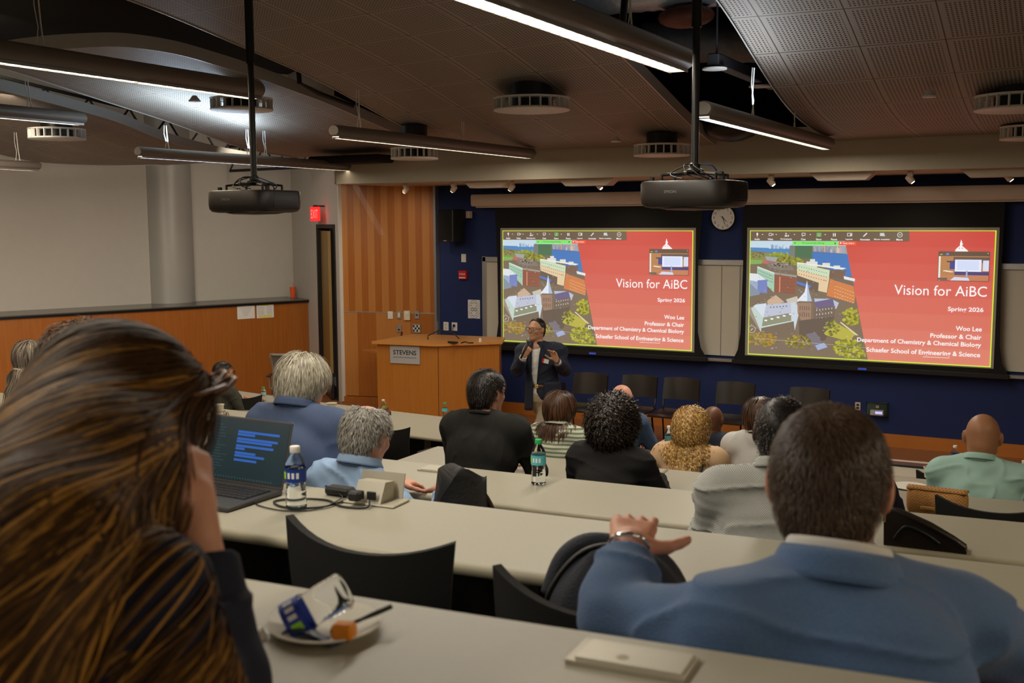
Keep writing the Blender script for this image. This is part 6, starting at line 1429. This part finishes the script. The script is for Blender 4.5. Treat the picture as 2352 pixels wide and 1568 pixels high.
# jacket opening: a wedge of shirt left uncovered in front
ck=Jp['chest']; bk=Jp['hip']; nk=Jp['neck']; fwd=-_fw*np.array([1,1,0]); fwd/=np.linalg.norm(fwd)
fwd=np.array([-.12,-.99,0.])/np.linalg.norm([-.12,-.99]); fwd=fwd*.9+np.array([.44,-.9,0])*.3; fwd/=np.linalg.norm(fwd)
def vopen(P):
    q=P-(ck+V3(0,0,0)); up=q[:,2]; side=np.cross(fwd,[0,0,1.]); x=q@side-.008; f=q@fwd
    w=np.interp(up,[-.36,-.26,-.10,.10,.24],[.095,.030,.038,.050,.058]); return np.maximum(np.abs(x)-w,-(f-.055))
t,j,hc_,R_=person('man in a dark blue blazer and khaki trousers speaking into a microphone',(PZ[0],PZ[1]),0,0,1.73,'asian',M_NAVYJ,'blazer',.012,SH(H_BLK,th=.007,n=3000,len=.030,comb=comb_back,lift=.05,w=.0022,jit=.08,line=.012,slope=.55),J=Jp,h=.0085,coll=None,trouser=M_KHAKI,glasses=M_GLASSES,sub=[vopen],shirtoff=.020,sleeve=.86,seed=21,legs=True,fine=True,wide=.98,s=.99)
tor=[EL(j['hip'],(.150,.125,.11),.06),EL((j['hip']+j['chest'])/2,(.135,.110,.17),.08),EL(j['chest'],(.150,.112,.17),.06),RC(j['shL']*.6+j['chest']*.4+V3(0,0,.05),j['shR']*.6+j['chest']*.4+V3(0,0,.05),.06,.06,.06)]
sdfmesh('white_shirt',tor,M_WHITEC,t,.009,off=.014,sub=[RC(j['neck']+V3(0,0,.01),hc_,.058,.072)],noise=wave(31,.003,22))
# jacket skirts
mb=MB(); hp_=j['hip']
def skirt(u,v):
    a=math.atan2(fwd[1],fwd[0])+.40+(2*PI-.66)*u; z=.14-.31*v; r=1+.10*v; return (hp_[0]+.185*r*math.cos(a),hp_[1]+.150*r*math.sin(a),hp_[2]+z+.006*math.sin(6*a))
mb.slab(skirt,40,10,.01); mb.build('blazer_skirt',M_NAVYJ,t,smooth=True)
mb=MB(); mb.tube([(hp_[0]+.155*math.cos(a),hp_[1]+.130*math.sin(a),hp_[2]+.095) for a in [2*PI*i/32 for i in range(32)]],.019,8,True); mb.build('belt',mat('brown_belt_leather',(.12,.04,.015),.4),t,smooth=True)
sd=np.cross(fwd,[0,0,1.]); c0=hp_+fwd*.152+V3(0,0,.095); MB().box((-.022,-.006,-.018),(.022,.006,.018),.003).xf(Matrix.Translation(Vector(c0))@Matrix.Rotation(math.atan2(sd[1],sd[0]),4,'Z')).build('belt_buckle',M_GOLD,t)
nn=j['neck']; mb=MB()
def pcol(u,v):
    a=math.atan2(fwd[1],fwd[0])+.22+(2*PI-.44)*u; r=.066+.016*v; z=.05-.055*v*(1+.35*abs(math.cos(PI*u))) ; return (nn[0]+r*math.cos(a),nn[1]+r*math.sin(a),nn[2]+z-.022*math.cos(2*PI*u))
mb.slab(pcol,36,5,.004); mb.build('shirt_collar',M_WHITEC,t,smooth=True)
for s_ in (-1,1):   # lapels
    mb=MB(); cdir=ck
    def lap(u,v,s_=s_):
        z=.235-.46*v; w0=np.interp(z,[-.36,-.26,-.10,.10,.24],[.095,.030,.038,.050,.058]); w=w0+ (.055*math.sin(PI*min(1,v*1.15)) if v<.87 else 0.0)*u
        dep=np.interp(z,[-.25,-.05,.12,.24],[.150,.143,.128,.085])+.012*(1-u)-.016*u*(1+u); p=ck+sd*(s_*w+.008)*1.0+fwd*(dep)+V3(0,0,z); return tuple(p)
    mb.slab(lap,5,20,.006); mb.build('lapel',M_NAVYJ,t,smooth=True)
# name badge, watch, cuffs
c0=ck+sd*-.095+fwd*.145+V3(0,0,-.02); q=Matrix.Translation(Vector(c0))@Matrix.Rotation(math.atan2(sd[1],sd[0]),4,'Z')@Matrix.Rotation(-.25,4,'Y')
for S_ in 'LR':
    b,w=j['el'+S_],j['wr'+S_]; MB().cyl(tuple(b+(w-b)*.80),tuple(b+(w-b)*1.02),.040,.036,20).build('shirt_cuff',M_WHITEC,t,smooth='auto')
bdg=at(1253,829,D=DPR-.23)-PZ; 
qb=Matrix.Translation(Vector(bdg))@Matrix.Rotation(math.radians(28)-.1,4,'Z')@Matrix.Rotation(.22,4,'Y')
MB().box((-.034,-.003,-.022),(.034,.003,.022)).xf(qb).build('name_badge',M_PAPER,t); MB().box((-.036,-.005,-.0225),(-.018,-.003,.0225)).xf(qb).build('badge_red_end',M_RED,t)
w=j['wrL']; u=(w-j['elL'])/np.linalg.norm(w-j['elL']); a1=np.cross(u,[0,0,1.]);a1/=np.linalg.norm(a1);a2=np.cross(u,a1)
MB().tube([tuple(w+u*.012+(a1*math.cos(a)+a2*math.sin(a))*.030) for a in [2*PI*i/20 for i in range(20)]],.007,6,True).build('watch_strap',M_BLK,t,smooth=True)
# microphone in the right hand
hd_=j['wrR']+np.array(Jp['dR'])/np.linalg.norm(Jp['dR'])*.085
mp_=at(1208,797,D=DPR-.30); up2=np.array(_U*.9+_R*.42-_fw*-.15); up2/=np.linalg.norm(up2); m0=mp_-up2*.13; m1_=mp_+up2*.06
mt=thing('microphone','black handheld microphone with a grey ball grille at the speaker mouth','microphone',(0,0,0))
MB().tube([tuple(m0),tuple(m0+up2*.10),tuple(m1_)],[.011,.014,.020],14).build('handle',M_BLK,mt,smooth=True); MB().sph(tuple(m1_+up2*.015),.027,16,12).build('grille',mat('grey_mic_mesh',(.16,.16,.16),.4,.6,.2,200),mt,smooth=True)
# ---------------------------------------------------------------- man in the blue suit, right foreground
BZ=V3(-.40,1.74,DOWN(2)); lb=lambda px,py,D:at(px,py,D=D)-BZ
hcb=lb(1905,1118,1.84)
Jb=dict(R=rotm(-.02+.12,.10,.0),head=hcb,neck=lb(1925,1345,1.78),chest=lb(1935,1560,1.74),hip=V3(.0,-.06,.50),
  shL=lb(1640,1455,1.72),shR=lb(2225,1440,1.82),elL=lb(1418,1428,1.86),wrL=lb(1442,1272,1.97),elR=lb(2480,1640,2.0),wrR=lb(2420,1560,2.25),
  dL=(lb(1456,1196,2.07)-lb(1442,1272,1.97)),nL=_U*.8-_fw*.6,thL=1.15,fcL=(.35,.42,.42,.5))
person('man in a light blue linen suit seen from behind, his left hand on the backpack',(BZ[0],BZ[1]),0,BZ[2],2.42,'pink',M_BLUEJ,'suit_jacket',.03,
  SH(H_BRN,th=.008,n=11000,len=.020,tonefn=lambda q:.25+1.3*np.exp(-((q[:,0]-.01)**2+(q[:,1]+.05)**2)/.0012),comb=comb_short,lift=.3,w=.0014,steps=4,jit=.22,nape=-.10,line=.03),
  J=Jb,h=.0058,coll='jacket',collm=M_WHITEC,sleeve=.93,seed=33,fold=.005,s=1.10,shirtoff=.018,wide=1.1,trouser=M_DENIM)
tb=[o for o in bpy.data.objects if o.get('label','').startswith('man in a light blue linen')][0]
w=Jb['wrL']; u=(w-Jb['elL'])/np.linalg.norm(w-Jb['elL']); a1=np.cross(u,[0,0,1.]);a1/=np.linalg.norm(a1);a2=np.cross(u,a1)
MB().tube([tuple(w+u*.018+(a1*math.cos(a)+a2*math.sin(a))*np.array([.034])) for a in [2*PI*i/24 for i in range(24)]],.005,8,True).build('watch_band',M_CHROME,tb,smooth=True)
# ---------------------------------------------------------------- woman at the left, nearest the camera
WZ=V3(-.72,.62,DOWN(1)); lw=lambda px,py,D:at(px,py,D=D)-WZ
hcw=lw(312,972,1.64)
def frame_from(fwdv,upv):
    f=np.array(fwdv,float); f/=np.linalg.norm(f); r=np.cross(f,upv); r/=np.linalg.norm(r); return np.stack([r,f,np.cross(r,f)],1)
hf=_R*.80+_fw*.45-_U*.42; Rw=frame_from(hf,_U*1.0+_R*.25)
Jw=dict(R=Rw,head=hcw,neck=lw(215,1262,1.46),chest=lw(180,1560,1.34),hip=V3(-.02,-.16,.50),
  shL=lw(-100,1480,1.44),shR=lw(345,1390,1.30),elR=lw(548,1790,1.34),wrR=lw(450,1185,1.46),elL=lw(-60,1650,1.35),wrL=lw(215,1330,1.60),
  dR=lw(432,1040,1.50)-lw(450,1185,1.46),nR=_R*.9-_fw*.45,fcR=(.65,.75,.85,1.0),thR=.3,dL=_R*.3+_U*.9,nL=-_fw,curlL=.8)
hv=lw(-200,1800,1.0)
def comb_long(q,P,t,R):
    # falls from the crown away from the face, over the near shoulder and down the back
    r=q-np.array([.0,.035,.125]); d=r/(np.linalg.norm(r,axis=1,keepdims=True)+1e-6); d[:,1]-=.9; d=d*(1.25-t)*.9; d=d@R.T
    g=(-_U*1.0-_R*.42)*(.25+1.5*t); return d+g[None]
def tone_long(q): return np.clip(.72+.5*np.sin(q[:,0]*60+q[:,2]*35),0,1)
HX=[RC(hcw+Rw@V3(0,-.045,.0),lw(60,1330,1.32),.088,.085,.06),RC(hcw+Rw@V3(0,-.03,.0),lw(205,1150,1.46),.085,.094,.05),RC(lw(205,1150,1.46),lw(80,1330,1.27),.096,.085,.10),RC(lw(80,1330,1.27),lw(-60,1640,1.10),.085,.055,.08),RC(hcw+Rw@V3(.04,.0,-.03),lw(300,1190,1.50),.05,.035,.04)]
wt,jw,_a,_b=person('woman with long highlighted brown hair and sunglasses on her head, nearest the camera',(WZ[0],WZ[1]),0,WZ[2],2.62,'light',M_NAVYW,'navy_cardigan',.01,
  dict(mat=H_LONG,th=.012,n=15000,len=.50,comb=comb_long,lift=.05,w=.0036,steps=24,jit=.06,cover=1,long=1,hug=.5,tonefn=tone_long,line=.035),
  J=Jw,h=.0065,hairextra=HX,coll=None,sleeve=.82,seed=41,fold=.004,s=1.03,shirtoff=.014)
# sunglasses pushed up on the head
g=MB(); Wh=lambda p:tuple(hcw+Rw@(np.array(p)*1.03)); 
for sx in(-1,1):
    g.tube([Wh((sx*.034+.028*math.cos(a),.080+.012*math.sin(a),.098+.022*math.sin(a)-.0)) for a in [2*PI*i/22 for i in range(22)]],.0034,8,True)
    g.tube([Wh((sx*.062,.078,.105)),Wh((sx*.088,.05,.085)),Wh((sx*.096,-.02,.045)),Wh((sx*.092,-.06,.02))],.0034,8)
g.tube([Wh((-.01,.084,.105)),Wh((.01,.084,.105))],.003,8); g.build('sunglasses',M_TORT,wt,smooth=True)
g=MB()
for sx in(-1,1):
    n=20; P=[Wh((sx*.034+.027*math.cos(a),.080+.011*math.sin(a),.098+.021*math.sin(a))) for a in [2*PI*i/n for i in range(n)]]; g.add(P,[tuple(range(n))])
g.build('sunglass_lenses',mat('brown_lens',(.03,.015,.008),.1),wt)
MB().sph(Wh((.085,-.0,-.045)),.006,10,8).build('earring',M_CHROME,wt,smooth=True)
